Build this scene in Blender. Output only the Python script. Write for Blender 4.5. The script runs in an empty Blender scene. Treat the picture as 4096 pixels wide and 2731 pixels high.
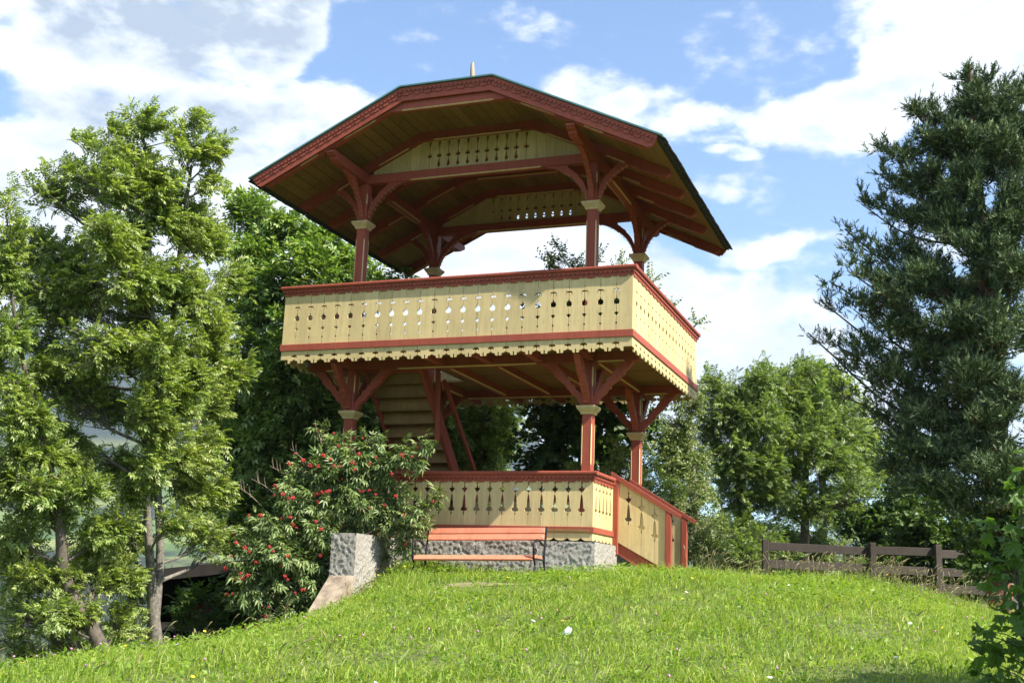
import bpy, bmesh, math, random
import numpy as np
from mathutils import Vector, Matrix

rnd = random.Random(7)
rng = np.random.default_rng(7)
scn = bpy.context.scene
col = scn.collection
rad = math.radians

# ------------------------------------------------------------------ camera
cd = bpy.data.cameras.new('camera')
cam = bpy.data.objects.new('camera', cd)
col.objects.link(cam)
cd.sensor_width = 36.0
cd.lens = 40.26
cd.clip_start, cd.clip_end = 0.05, 30000
CAM = Vector((3.7206, -14.1707, -3.3048))
cr = Vector((0.93676607, 0.34804401, 0.03653359))
cu = Vector((0.04075766, -0.21218869, 0.9763784))
cf = Vector((-0.34757467, 0.91314913, 0.21295662))
cm = Matrix((cr, cu, -cf)).transposed().to_4x4()
cm.translation = CAM
cam.matrix_world = cm
scn.camera = cam

# ------------------------------------------------------------------ sun, sky, exposure
SUN = Vector((0.93, -0.25, 1.0)).normalized()
ld = bpy.data.lights.new('sun', 'SUN')
ld.energy, ld.angle, ld.color = 3.7, rad(0.53), (1.0, 0.95, 0.86)
sun = bpy.data.objects.new('sun', ld)
col.objects.link(sun)
sun.rotation_euler = (-SUN).to_track_quat('-Z', 'Y').to_euler()
sun.location = SUN * 60

scn.view_settings.view_transform = 'Standard'
scn.view_settings.look = 'None'
scn.view_settings.exposure = 1.72
scn.view_settings.gamma = 1.0
scn.view_settings.use_curve_mapping = False
scn.render.engine = 'CYCLES'
cy = scn.cycles
cy.max_bounces, cy.diffuse_bounces, cy.glossy_bounces = 5, 2, 2
cy.transmission_bounces, cy.transparent_max_bounces, cy.volume_bounces = 4, 8, 0
cy.use_denoising = True
cy.caustics_reflective = cy.caustics_refractive = False

W = bpy.data.worlds.new('World')
scn.world = W
W.use_nodes = True
nt = W.node_tree
N, Lk = nt.nodes, nt.links
bg = N['Background']
bg.inputs[1].default_value = 0.085


def nd(tree, kind, **kw):
    n = tree.nodes.new(kind)
    for k, v in kw.items():
        if k.startswith('i_'):
            n.inputs[int(k[2:])].default_value = v
        else:
            setattr(n, k, v)
    return n


def math_node(tree, op, a, b=None, c=None, clamp=False):
    n = tree.nodes.new('ShaderNodeMath')
    n.operation, n.use_clamp = op, clamp
    for i, v in enumerate((a, b, c)):
        if v is None:
            continue
        if isinstance(v, (int, float)):
            n.inputs[i].default_value = v
        else:
            tree.links.new(v, n.inputs[i])
    return n.outputs[0]


sky = nd(nt, 'ShaderNodeTexSky', sky_type='NISHITA', sun_disc=False)
sky.sun_elevation = math.asin(SUN.z)
sky.sun_rotation = math.atan2(SUN.x, SUN.y)
sky.altitude = 900
sky.air_density, sky.dust_density, sky.ozone_density = 1.0, 0.2, 4.0
tc = nd(nt, 'ShaderNodeTexCoord')
DIR = tc.outputs['Generated']
sep = nd(nt, 'ShaderNodeSeparateXYZ')
Lk.new(DIR, sep.inputs[0])
az = math_node(nt, 'MULTIPLY', math_node(nt, 'ARCTAN2', sep.outputs[0], sep.outputs[1]), 57.29578)
el = math_node(nt, 'MULTIPLY', math_node(nt, 'ARCSINE', sep.outputs[2]), 57.29578)
wn = nd(nt, 'ShaderNodeTexNoise')
wn.inputs['Scale'].default_value = 9.0
wn.inputs['Detail'].default_value = 5.0
Lk.new(DIR, wn.inputs['Vector'])
ws = nd(nt, 'ShaderNodeSeparateColor')
Lk.new(wn.outputs['Color'], ws.inputs[0])
azw = math_node(nt, 'MULTIPLY_ADD', ws.outputs[0], 5.0, math_node(nt, 'SUBTRACT', az, 2.5))
elw = math_node(nt, 'MULTIPLY_ADD', ws.outputs[1], 3.6, math_node(nt, 'SUBTRACT', el, 1.8))


def blob(a, e, ra, re, w, soft=1.0):
    x = math_node(nt, 'MULTIPLY_ADD', azw, 1 / ra, -a / ra)
    y = math_node(nt, 'MULTIPLY_ADD', elw, 1 / re, -e / re)
    q = math_node(nt, 'ADD', math_node(nt, 'MULTIPLY', x, x), math_node(nt, 'MULTIPLY', y, y))
    m = math_node(nt, 'SUBTRACT', 1.45, q, clamp=True)
    return math_node(nt, 'MULTIPLY', m, w)


CLOUDS = [(-40.5, 27.8, 8.2, 4.6, 1.2), (-46, 25, 6, 4, 1.0), (-35.2, 26.6, 2.9, 3.0, 1.0), (-44, 19.5, 4, 3, .9), (-38, 20.5, 7, 3.2, 1.0), (-31.5, 21.0, 4.2, 2.8, 1.0), (-30, 18, 5, 4, 1.0),
          (-43, 16, 7, 4, 1.0), (-34, 13, 9, 5, 1.0), (-45, 11, 7, 6, 1.0), (-30.3, 28.2, 1.8, .7, .42),
          (-17.2, 24.9, 2.8, 1.3, .62), (-13.6, 23.9, 3.4, 1.4, .62), (-10.2, 23.0, 3.6, 1.3, .62),
          (3.0, 27.0, 6, 4.0, 1.0), (-0.6, 24.2, 3.6, 2.0, .9), (-4.4, 23.0, 4.2, 1.5, .85), (5, 22, 3, 3, .6),
          (-10.6, 19.9, 1.4, .8, .62), (-9.6, 21.5, 1.8, .35, .5), (-6.4, 16.2, 3.2, 1.3, .6), (-9.0, 16.6, 2.2, .9, .5),
          (-9.8, 13.4, 2.6, 2.3, 1.0), (-6.6, 12.6, 2.4, 2.2, 1.0), (-8, 9, 6, 3.4, 1.0), (-22, 15.5, 7, 4, 1.0),
          (-16.5, 15.2, 4.6, 2.6, .95), (-13.2, 14.8, 1.8, 1.6, .55), (1.5, 17.5, 4, 1.2, .5), (-46.2, 21.0, 1.8, 1.2, -1.0),
          (-36.2, 24.0, 1.1, .45, -.45), (-26, 9, 12, 5, .9), (6, 10, 8, 5, .7)]
acc = None
for b in CLOUDS:
    o = blob(*b)
    acc = o if acc is None else math_node(nt, 'ADD', acc, o)
# the same weather goes on outside the part of the sky described above
far_az = math_node(nt, 'MULTIPLY_ADD', math_node(nt, 'ABSOLUTE', math_node(nt, 'ADD', az, 20)), 1 / 8, -31 / 8, clamp=True)
far_el = math_node(nt, 'MULTIPLY_ADD', el, 1 / 6, -31 / 6, clamp=True)
far_m = math_node(nt, 'MULTIPLY', math_node(nt, 'MAXIMUM', far_az, far_el), 0.42)
acc = math_node(nt, 'ADD', acc, far_m)
fn = nd(nt, 'ShaderNodeTexNoise')
fn.inputs['Scale'].default_value = 13.0
fn.inputs['Detail'].default_value = 9.0
fn.inputs['Roughness'].default_value = 0.58
mp = nd(nt, 'ShaderNodeMapping')
mp.inputs['Scale'].default_value = (1, 1, 1.9)
Lk.new(DIR, mp.inputs['Vector'])
Lk.new(mp.outputs[0], fn.inputs['Vector'])
fn2 = nd(nt, 'ShaderNodeTexNoise')
fn2.inputs['Scale'].default_value = 46.0
fn2.inputs['Detail'].default_value = 7.0
fn2.inputs['Roughness'].default_value = 0.62
Lk.new(mp.outputs[0], fn2.inputs['Vector'])
fb = math_node(nt, 'MULTIPLY_ADD', fn.outputs['Fac'], 2.7, -1.35)
fb = math_node(nt, 'ADD', fb, math_node(nt, 'MULTIPLY_ADD', fn2.outputs['Fac'], 1.1, -0.55))
dens = math_node(nt, 'ADD', math_node(nt, 'MULTIPLY', math_node(nt, 'MINIMUM', acc, 1.15), 1.1), fb)
mr = nd(nt, 'ShaderNodeMapRange', interpolation_type='SMOOTHSTEP')
mr.inputs['From Min'].default_value = 0.14
mr.inputs['From Max'].default_value = 1.02
Lk.new(dens, mr.inputs['Value'])
alpha = mr.outputs[0]
gray = math_node(nt, 'MINIMUM', math_node(nt, 'ADD', blob(-41, 27.2, 8.5, 3.4, 1.0), blob(-37, 21.4, 8, 1.5, .5)), 1.0)
sn = nd(nt, 'ShaderNodeTexNoise')
sn.inputs['Scale'].default_value = 17.0
sn.inputs['Detail'].default_value = 8.0
sn.inputs['Roughness'].default_value = 0.6
Lk.new(mp.outputs[0], sn.inputs['Vector'])
shade = math_node(nt, 'MULTIPLY_ADD', sn.outputs['Fac'], 3.0, -1.0, clamp=True)
gm = math_node(nt, 'ADD', math_node(nt, 'MULTIPLY', gray, math_node(nt, 'MULTIPLY_ADD', shade, 0.75, 0.28)), math_node(nt, 'MULTIPLY', shade, 0.62), clamp=True)
ccol = nd(nt, 'ShaderNodeMixRGB')
ccol.inputs[1].default_value = (5.3, 5.35, 5.4, 1)
ccol.inputs[2].default_value = (1.95, 2.3, 2.8, 1)
Lk.new(gm, ccol.inputs[0])
smix = nd(nt, 'ShaderNodeMixRGB')
Lk.new(alpha, smix.inputs[0])
Lk.new(sky.outputs[0], smix.inputs[1])
Lk.new(ccol.outputs[0], smix.inputs[2])
Lk.new(smix.outputs[0], bg.inputs[0])

# ------------------------------------------------------------------ materials
def new_mat(name):
    m = bpy.data.materials.new(name)
    m.use_nodes = True
    t = m.node_tree
    return m, t, t.nodes['Principled BSDF']


def ramp(t, fac, stops):
    r = t.nodes.new('ShaderNodeValToRGB')
    e = r.color_ramp.elements
    while len(e) < len(stops):
        e.new(0.5)
    for i, (p, c) in enumerate(stops):
        e[i].position = p
        e[i].color = (*c, 1)
    t.links.new(fac, r.inputs[0])
    return r.outputs[0]


def sc(c, k):
    return tuple(min(1, v * k) for v in c)


def noise(t, vec, scale, detail=4, rough=.55):
    n = t.nodes.new('ShaderNodeTexNoise')
    n.inputs['Scale'].default_value = scale
    n.inputs['Detail'].default_value = detail
    n.inputs['Roughness'].default_value = rough
    t.links.new(vec, n.inputs['Vector'])
    return n.outputs['Fac']


def obj_vec(t, scale=(1, 1, 1), world=False):
    c = t.nodes.new('ShaderNodeTexCoord')
    m = t.nodes.new('ShaderNodeMapping')
    m.inputs['Scale'].default_value = scale
    if world:
        g = t.nodes.new('ShaderNodeNewGeometry')
        t.links.new(g.outputs['Position'], m.inputs['Vector'])
    else:
        t.links.new(c.outputs['Object'], m.inputs['Vector'])
    return m.outputs[0]


def bump(t, p, h, strength, dist):
    b = t.nodes.new('ShaderNodeBump')
    b.inputs['Strength'].default_value = strength
    b.inputs['Distance'].default_value = dist
    t.links.new(h, b.inputs['Height'])
    t.links.new(b.outputs[0], p.inputs['Normal'])


def painted(name, c, dirt=(.05, .04, .03), wear=.35, rough=.55, grain=(30, 30, 3), spread=.10):
    m, t, p = new_mat(name)
    v = obj_vec(t, (1, 1, 1), True)
    a = noise(t, v, 2.2, 6)
    st = noise(t, obj_vec(t, (9, 9, .7), True), 2.0, 5, .6)
    base = ramp(t, math_node(t, 'MULTIPLY_ADD', st, .6, math_node(t, 'MULTIPLY', a, .4)), [(.33, sc(c, .80)), (.52, c), (.68, sc(c, 1.10))])
    oi = t.nodes.new('ShaderNodeObjectInfo')
    hv = t.nodes.new('ShaderNodeHueSaturation')
    t.links.new(math_node(t, 'MULTIPLY_ADD', oi.outputs['Random'], spread * 2, 1 - spread), hv.inputs['Value'])
    t.links.new(base, hv.inputs['Color'])
    g = noise(t, obj_vec(t, grain, True), 2.0, 5, .65)
    w = noise(t, v, 7.0, 8, .7)
    wf = math_node(t, 'MULTIPLY_ADD', math_node(t, 'MULTIPLY', w, g), 3.4, -.98 - (.35 - wear), clamp=True)
    mx = t.nodes.new('ShaderNodeMixRGB')
    t.links.new(math_node(t, 'MULTIPLY', wf, .75), mx.inputs[0])
    t.links.new(hv.outputs[0], mx.inputs[1])
    mx.inputs[2].default_value = (*dirt, 1)
    t.links.new(mx.outputs[0], p.inputs['Base Color'])
    p.inputs['Roughness'].default_value = rough
    p.inputs['Specular IOR Level'].default_value = .18
    bump(t, p, g, .35, .004)
    return m


YEL = (.64, .49, .235)
RED = (.345, .082, .048)
M = {}
M['yellow'] = painted('yellow_paint', YEL, (.30, .21, .10), .38)
M['yellow_side'] = M['yellow']
M['yellow_old_shaded'] = painted('old_yellow_paint_shaded', (.25, .15, .055), (.06, .04, .018), .5, .7, (3, 30, 30), .16)  # stained old boards, also darkened to paint in shade under roof and deck
M['red'] = painted('red_paint', RED, (.16, .10, .085), .41)
M['bench'] = painted('orange_bench_lacquer', (.66, .235, .135), (.25, .09, .05), .22, .42)
M['cast_iron'] = painted('black_iron', (.018, .018, .02), (.05, .04, .035), .25, .4)
M['grey_wood_shaded'] = painted('weathered_grey_wood_shaded', (.075, .06, .05), (.03, .026, .022), .5, .8, (3, 30, 30), .2)  # weathered wood, its colour darkened to stand in for shade on the fence
M['dark_wood'] = painted('dark_shed_wood', (.035, .025, .02), (.015, .012, .01), .4, .8)
M['roofing'] = painted('dark_roofing_shingle', (.045, .05, .05), (.03, .04, .025), .5, .85)
M['copper'] = painted('green_copper_flashing', (.09, .21, .20), (.05, .08, .07), .35, .5)
M['post_wood'] = painted('bare_grey_spire_wood', (.42, .34, .22), (.15, .11, .07), .4, .8)
M['red_sheet'] = painted('faded_red_sheet', (.22, .03, .03), (.12, .1, .09), .5, .6)
M['steel'] = painted('bolt_steel', (.6, .6, .58), (.3, .3, .3), .2, .35)


def concrete():
    m, t, p = new_mat('roughcast_concrete')
    v = obj_vec(t, (1, 1, 1), True)
    a = noise(t, v, 1.6, 6)
    s = noise(t, v, 95, 3, .6)
    c1 = ramp(t, a, [(.3, (.40, .365, .31)), (.7, (.50, .47, .42))])
    c2 = ramp(t, s, [(.32, (.38, .36, .33)), (.5, (1, 1, 1)), (.7, (1.0, .97, .92))])
    mx = t.nodes.new('ShaderNodeMixRGB')
    mx.blend_type = 'MULTIPLY'
    mx.inputs[0].default_value = .8
    t.links.new(c1, mx.inputs[1])
    t.links.new(c2, mx.inputs[2])
    t.links.new(mx.outputs[0], p.inputs['Base Color'])
    p.inputs['Roughness'].default_value = .95
    bump(t, p, s, 1.0, .02)
    return m


def smooth_concrete():
    m, t, p = new_mat('stained_concrete')
    v = obj_vec(t, (1, 1, 1), True)
    t.links.new(ramp(t, noise(t, v, 5, 8, .65), [(.35, (.16, .12, .085)), (.55, (.36, .28, .2)), (.7, (.45, .37, .28))]), p.inputs['Base Color'])
    p.inputs['Roughness'].default_value = .9
    bump(t, p, noise(t, v, 60, 5), .6, .01)
    return m


M['concrete'] = concrete()
M['stained'] = smooth_concrete()


def leaf_mat(name, stops, trans=.35, rough=.45, tcol=None, spec=.35, patch=None):
    m, t, p = new_mat(name)
    g = t.nodes.new('ShaderNodeNewGeometry')
    c = ramp(t, g.outputs['Random Per Island'], stops)
    if patch:
        n = noise(t, obj_vec(t, (1, 1, 1), True), patch[0], 4)
        mx = t.nodes.new('ShaderNodeMixRGB')
        t.links.new(math_node(t, 'MULTIPLY_ADD', n, 2.6, -1.0, clamp=True), mx.inputs[0])
        t.links.new(c, mx.inputs[1])
        hs = t.nodes.new('ShaderNodeMixRGB')
        hs.blend_type = 'MULTIPLY'
        hs.inputs[0].default_value = 1
        t.links.new(c, hs.inputs[1])
        hs.inputs[2].default_value = (*patch[1], 1)
        t.links.new(hs.outputs[0], mx.inputs[2])
        c = mx.outputs[0]
    t.links.new(c, p.inputs['Base Color'])
    p.inputs['Roughness'].default_value = rough
    p.inputs['Specular IOR Level'].default_value = spec
    tr = t.nodes.new('ShaderNodeBsdfTranslucent')
    tm = t.nodes.new('ShaderNodeMixRGB')
    tm.blend_type = 'MULTIPLY'
    tm.inputs[0].default_value = 1
    tm.inputs[2].default_value = (*(tcol or (1.5, 1.6, .6)), 1)
    t.links.new(c, tm.inputs[1])
    t.links.new(tm.outputs[0], tr.inputs['Color'])
    ms = t.nodes.new('ShaderNodeMixShader')
    ms.inputs[0].default_value = trans
    t.links.new(p.outputs[0], ms.inputs[1])
    t.links.new(tr.outputs[0], ms.inputs[2])
    t.links.new(ms.outputs[0], t.nodes['Material Output'].inputs['Surface'])
    return m


M['ash_leaf'] = leaf_mat('ash_leaf', [(0, (.13, .19, .035)), (.45, (.22, .285, .06)), (.8, (.35, .40, .12)), (1, (.58, .60, .31))], .38, .36, patch=(1.1, (.85, .97, 1.05)))
M['walnut_leaf'] = leaf_mat('dark_broad_leaf', [(0, (.08, .155, .03)), (.5, (.17, .26, .052)), (.82, (.29, .37, .10)), (1, (.52, .56, .25))], .36, .38, patch=(1.0, (.85, .95, .95)))
M['linden_leaf'] = leaf_mat('linden_leaf', [(0, (.04, .085, .018)), (.7, (.075, .13, .024)), (1, (.18, .25, .06))], .3)
M['birch_leaf'] = leaf_mat('birch_leaf', [(0, (.12, .17, .045)), (.6, (.21, .26, .09)), (1, (.40, .43, .24))], .3)
M['ash_leaf_far'] = leaf_mat('far_ash_leaf', [(0, (.09, .155, .038)), (.55, (.175, .25, .068)), (1, (.37, .43, .175))], .33, .4)
M['elder_leaf'] = leaf_mat('elder_leaf', [(0, (.08, .135, .035)), (.6, (.17, .235, .075)), (1, (.36, .41, .19))], .28, .4)
M['maple_leaf'] = leaf_mat('maple_leaf', [(0, (.06, .13, .025)), (1, (.13, .22, .04))], .45)
M['needle'] = leaf_mat('pine_needle', [(0, (.04, .075, .032)), (.55, (.085, .135, .058)), (1, (.26, .32, .16))], .12, .6, (1.1, 1.1, .6), .15)
M['wood_mass'] = leaf_mat('distant_crowns', [(0, (.035, .055, .02)), (.5, (.07, .085, .03)), (1, (.13, .12, .05))], .1)
M['grass'] = leaf_mat('grass_blade', [(0, (.16, .255, .028)), (.5, (.285, .39, .048)), (.8, (.40, .47, .085)), (1, (.62, .58, .25))], .42, .5, (1.4, 1.45, .5), .25, (2.6, (.62, .80, .75)))
M['weed'] = leaf_mat('meadow_herb_leaf', [(0, (.12, .22, .02)), (1, (.26, .36, .045))], .4)
M['straw'] = leaf_mat('dry_grass', [(0, (.30, .24, .11)), (1, (.40, .35, .18))], .3, .6, (1, 1, .8))


def plain(name, c, rough=.6, vary=.2, scale=8, bmp=0, bs=40):
    m, t, p = new_mat(name)
    v = obj_vec(t, (1, 1, 1), True)
    t.links.new(ramp(t, noise(t, v, scale, 6), [(.3, sc(c, 1 - vary)), (.7, sc(c, 1 + vary))]), p.inputs['Base Color'])
    p.inputs['Roughness'].default_value = rough
    if bmp:
        bump(t, p, noise(t, v, bs, 6), bmp, .01)
    return m


M['ash_bark'] = plain('grey_ash_bark', (.17, .15, .12), .9, .5, 22, 1.0, 45)
M['bark'] = plain('brown_bark', (.10, .08, .06), .9, .4, 14, .8, 45)
M['pine_twig'] = plain('grey_pine_twig', (.085, .065, .05), .9, .3, 14)
M['pine_bark'] = plain('red_pine_bark', (.21, .085, .05), .9, .45, 12, .9, 30)
M['birch_bark'] = plain('pale_birch_bark', (.42, .38, .33), .8, .4, 20, .4, 45)
M['twig'] = plain('elder_twig', (.20, .15, .11), .8, .3, 20)
M['berry'] = plain('red_berry', (.42, .03, .026), .4, .4, 9)
M['soil'] = plain('meadow_soil', (.10, .12, .03), .95, .4, 3, .6, 20)
M['bare'] = plain('trodden_bare_earth', (.24, .20, .10), .95, .4, 9, .8, 40)
M['paper'] = plain('white_paper', (.85, .86, .9), .7, .04)
M['yellow_flower'] = plain('yellow_petal', (.75, .52, .02), .5, .1)
M['white_flower'] = plain('white_petal', (.78, .76, .70), .5, .06)
M['pink_flower'] = plain('pink_clover', (.52, .22, .36), .6, .15)
M['stem'] = plain('green_stem', (.10, .16, .03), .6, .2)
M['wire'] = plain('pale_cable', (.62, .63, .65), .5, .05)
M['house_wall'] = plain('white_house_wall', (.7, .67, .6), .8, .08)
M['house_roof'] = plain('red_tile_roof', (.42, .15, .09), .8, .2)
M['window_dark'] = plain('dark_window', (.05, .06, .07), .3, .1)

# ------------------------------------------------------------------ object helpers
WM = {}


def link(name, mesh, parent=None, mat=None, mw=None):
    o = bpy.data.objects.new(name, mesh)
    col.objects.link(o)
    mw = mw or Matrix.Identity(4)
    if parent is not None:
        o.parent = parent
        o.matrix_parent_inverse = WM[parent.name].inverted()
    o.matrix_basis = mw
    WM[o.name] = mw.copy()
    if mat is not None and mesh is not None and not mesh.materials:
        mesh.materials.append(M[mat])
    return o


def tag(o, label=None, cat=None, group=None, kind=None):
    if label:
        o['label'] = label
    if cat:
        o['category'] = cat
    if group:
        o['group'] = group
    if kind:
        o['kind'] = kind
    return o


def thing(name, loc, label, cat, group=None):
    o = link(name, None, None, None, Matrix.Translation(Vector(loc)))
    o.empty_display_size = .2
    return tag(o, label, cat, group)


def pymesh(name, verts, faces, smooth=False):
    m = bpy.data.meshes.new(name)
    m.from_pydata([tuple(v) for v in verts], [], faces)
    m.update()
    if smooth:
        m.polygons.foreach_set('use_smooth', [True] * len(m.polygons))
    return m


def npmesh(name, V, F, smooth=False):
    """V (n,3) floats, F (m,k) ints with constant k"""
    m = bpy.data.meshes.new(name)
    V = np.asarray(V, dtype=np.float32)
    F = np.asarray(F, dtype=np.int32)
    m.vertices.add(len(V))
    m.vertices.foreach_set('co', V.ravel())
    k = F.shape[1]
    m.loops.add(F.size)
    m.loops.foreach_set('vertex_index', F.ravel())
    m.polygons.add(len(F))
    m.polygons.foreach_set('loop_start', np.arange(0, F.size, k, dtype=np.int32))
    m.polygons.foreach_set('loop_total', np.full(len(F), k, dtype=np.int32))
    if smooth:
        m.polygons.foreach_set('use_smooth', np.ones(len(F), dtype=bool))
    m.update(calc_edges=True)
    return m


def box_mesh(name, lo, hi, bev=.004):
    bm = bmesh.new()
    bmesh.ops.create_cube(bm, size=1)
    for v in bm.verts:
        for i in range(3):
            v.co[i] = lo[i] if v.co[i] < 0 else hi[i]
    if bev:
        bmesh.ops.bevel(bm, geom=bm.edges[:], offset=bev, segments=1, affect='EDGES')
    m = bpy.data.meshes.new(name)
    bm.to_mesh(m)
    bm.free()
    return m


def box(name, lo, hi, parent, mat, bev=.004, mw=None):
    return link(name, box_mesh(name, lo, hi, bev), parent, mat, mw)


def frame(p0, p1, up=(0, 0, 1)):
    x = (Vector(p1) - Vector(p0)).normalized()
    y = Vector(up).cross(x).normalized()
    z = x.cross(y)
    m = Matrix((x, y, z)).transposed().to_4x4()
    m.translation = Vector(p0)
    return m, (Vector(p1) - Vector(p0)).length


def beam(name, p0, p1, w, h, parent, mat, up=(0, 0, 1), bev=.005):
    m, L = frame(p0, p1, up)
    return box(name, (0, -w / 2, -h / 2), (L, w / 2, h / 2), parent, mat, bev, m)


def prism_mesh(name, poly, t0, t1, bev=0):
    """poly in (x,z), extruded along y from t0 (front) to t1 (back); poly counter-clockwise seen from -y"""
    n = len(poly)
    V = [(x, t0, z) for x, z in poly] + [(x, t1, z) for x, z in poly]
    F = [tuple(range(n)), tuple(range(2 * n - 1, n - 1, -1))]
    F += [(i + n, (i + 1) % n + n, (i + 1) % n, i) for i in range(n)]
    return pymesh(name, V, F)


def ccw(poly):
    a = sum(poly[i][0] * poly[(i + 1) % len(poly)][1] - poly[(i + 1) % len(poly)][0] * poly[i][1] for i in range(len(poly)))
    return poly if a > 0 else poly[::-1]


def prism(name, poly, t0, t1, parent, mat, mw=None):
    return link(name, prism_mesh(name, ccw(poly), t0, t1), parent, mat, mw)


def rotz(deg, loc=(0, 0, 0)):
    m = Matrix.Rotation(rad(deg), 4, 'Z')
    m.translation = Vector(loc)
    return m


def tube_arrays(pts, sides=6, cap=True):
    """pts list of (x,y,z,r) -> verts, quad faces"""
    P = np.array([p[:3] for p in pts], float)
    Rr = np.array([p[3] for p in pts], float)
    n = len(P)
    T = np.gradient(P, axis=0)
    T /= np.linalg.norm(T, axis=1)[:, None] + 1e-9
    ref = np.array([1.0, 0.13, 0.07]) if abs(T[0, 2]) > .7 else np.array([0, 0, 1.0])
    A = np.cross(T, ref)
    A /= np.linalg.norm(A, axis=1)[:, None] + 1e-9
    B = np.cross(T, A)
    th = np.arange(sides) * 2 * np.pi / sides
    V = P[:, None] + Rr[:, None, None] * (np.cos(th)[None, :, None] * A[:, None] + np.sin(th)[None, :, None] * B[:, None])
    V = V.reshape(-1, 3)
    i = np.arange(n - 1)[:, None] * sides
    j = np.arange(sides)[None]
    k = (j + 1) % sides
    F = np.stack([i + j, i + k, i + sides + k, i + sides + j], -1).reshape(-1, 4)
    return V, F


def tubes_mesh(name, list_of_pts, sides=6):
    Vs, Fs, o = [], [], 0
    for p in list_of_pts:
        v, f = tube_arrays(p, sides)
        Vs.append(v)
        Fs.append(f + o)
        o += len(v)
    return npmesh(name, np.concatenate(Vs), np.concatenate(Fs), True)


def smooth_path(pts, n):
    """Catmull-Rom resample of (x,y,z,r) points"""
    P = np.array(pts, float)
    P = np.vstack([2 * P[0] - P[1], P, 2 * P[-1] - P[-2]])
    out = []
    m = len(P) - 3
    for q in np.linspace(0, m - 1e-6, n):
        i = int(q)
        t = q - i
        a, b, c, d = P[i:i + 4]
        out.append(.5 * (2 * b + (c - a) * t + (2 * a - 5 * b + 4 * c - d) * t * t + (3 * b - a - 3 * c + d) * t ** 3))
    out = np.array(out)
    out[:, 3] = np.maximum(out[:, 3], .002)
    return out

# ------------------------------------------------------------------ tree layout: trunk points (x, y, z, radius) and foliage lobes (x, y, z, width, height)
ASH_MAIN = ([(-5.99, -1.16, -4.49, 0.12), (-6.01, -1.22, -4.27, 0.1), (-6.04, -1.36, -3.71, 0.075), (-6.05, -1.51, -3.1, 0.058), (-6.06, -1.66, -2.49, 0.05), (-6.05, -1.82, -1.77, 0.045), (-5.96, -1.98, -0.93, 0.04), (-5.9, -2.14, -0.15, 0.034), (-5.89, -2.35, 0.74, 0.027), (-5.9, -2.58, 1.74, 0.018), (-5.9, -2.75, 2.46, 0.01)], [(-6.76, -2.69, 1.72, 0.35, 0.32), (-6.28, -2.46, 2.01, 0.35, 0.29), (-5.69, -2.3, 1.34, 0.4, 0.34), (-6.32, -2.25, 1.04, 0.52, 0.41), (-5.67, -2.11, 0.56, 0.4, 0.34), (-7.05, -2.69, 0.78, 0.34, 0.32), (-7.61, -2.8, 0.37, 0.29, 0.32), (-5.9, -2.76, 2.49, 0.31, 0.26), (-5.35, -2.37, 2.65, 0.26, 0.16), (-5.17, -2.2, 2.24, 0.26, 0.22), (-5.28, -2.05, 1.87, 0.23, 0.17), (-5.43, -2.5, 2.15, 0.31, 0.29), (-6.13, -3.09, 2.12, 0.28, 0.25), (-6.87, -2.86, 2.28, 0.18, 0.18), (-6.94, -3.0, 1.81, 0.2, 0.23), (-5.83, -2.53, 1.63, 0.51, 0.43), (-6.07, -3.14, 1.5, 0.39, 0.33), (-7.26, -2.83, 1.54, 0.35, 0.29), (-6.08, -3.12, 0.93, 0.55, 0.38), (-5.66, -1.94, 1.27, 0.35, 0.41), (-5.58, -1.46, 1.22, 0.27, 0.3), (-7.47, -2.78, 0.96, 0.35, 0.32), (-5.72, -2.64, 0.41, 0.61, 0.44), (-6.96, -2.56, 0.39, 0.57, 0.46), (-5.59, -1.72, 0.41, 0.44, 0.47), (-7.58, -2.64, 0.17, 0.35, 0.35), (-6.26, -2.75, -0.49, 0.61, 0.41), (-5.87, -1.97, -0.35, 0.52, 0.43), (-5.51, -1.33, -0.17, 0.36, 0.42), (-6.94, -2.69, -0.91, 0.53, 0.36), (-6.5, -1.95, -1.03, 0.58, 0.32), (-5.82, -1.38, -0.95, 0.35, 0.29), (-5.58, -2.27, -1.44, 0.39, 0.22), (-5.8, -0.83, -1.41, 0.3, 0.42), (-5.93, -1.04, -2.09, 0.36, 0.42), (-5.67, -0.91, -2.72, 0.27, 0.24), (-6.01, -0.83, 1.55, 0.28, 0.25), (-5.92, -0.45, 1.02, 0.29, 0.29), (-5.86, -0.8, 0.25, 0.34, 0.31), (-5.8, -0.3, -0.38, 0.32, 0.35), (-5.91, -0.54, -0.93, 0.28, 0.31), (-5.78, -1.41, -1.66, 0.35, 0.35), (-6.46, -1.47, -2.07, 0.35, 0.26), (-5.78, -0.56, -2.04, 0.3, 0.33), (-6.67, -1.2, -2.64, 0.3, 0.24), (-5.87, -0.12, -2.68, 0.25, 0.28), (-6.99, -2.08, -0.8, 0.47, 0.35), (-7.79, -2.51, 0.7, 0.35, 0.29), (-5.46, -2.27, -0.77, 0.39, 0.33), (-6.36, -2.03, 0.02, 0.52, 0.35), (-5.61, -2.28, -1.88, 0.33, 0.27), (-5.57, -2.5, -1.36, 0.38, 0.3), (-5.42, -2.56, -0.88, 0.38, 0.3), (-5.37, -2.54, -0.38, 0.33, 0.27), (-5.54, -1.77, -2.55, 0.25, 0.22), (-6.11, -2.04, -2.35, 0.31, 0.25), (-6.82, -1.43, -2.83, 0.26, 0.23), (-7.04, -2.49, -1.45, 0.45, 0.34), (-5.32, -2.01, -0.72, 0.34, 0.34), (-7.6, -2.56, -0.17, 0.35, 0.29), (-6.79, -1.55, -1.79, 0.41, 0.29)])
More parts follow.
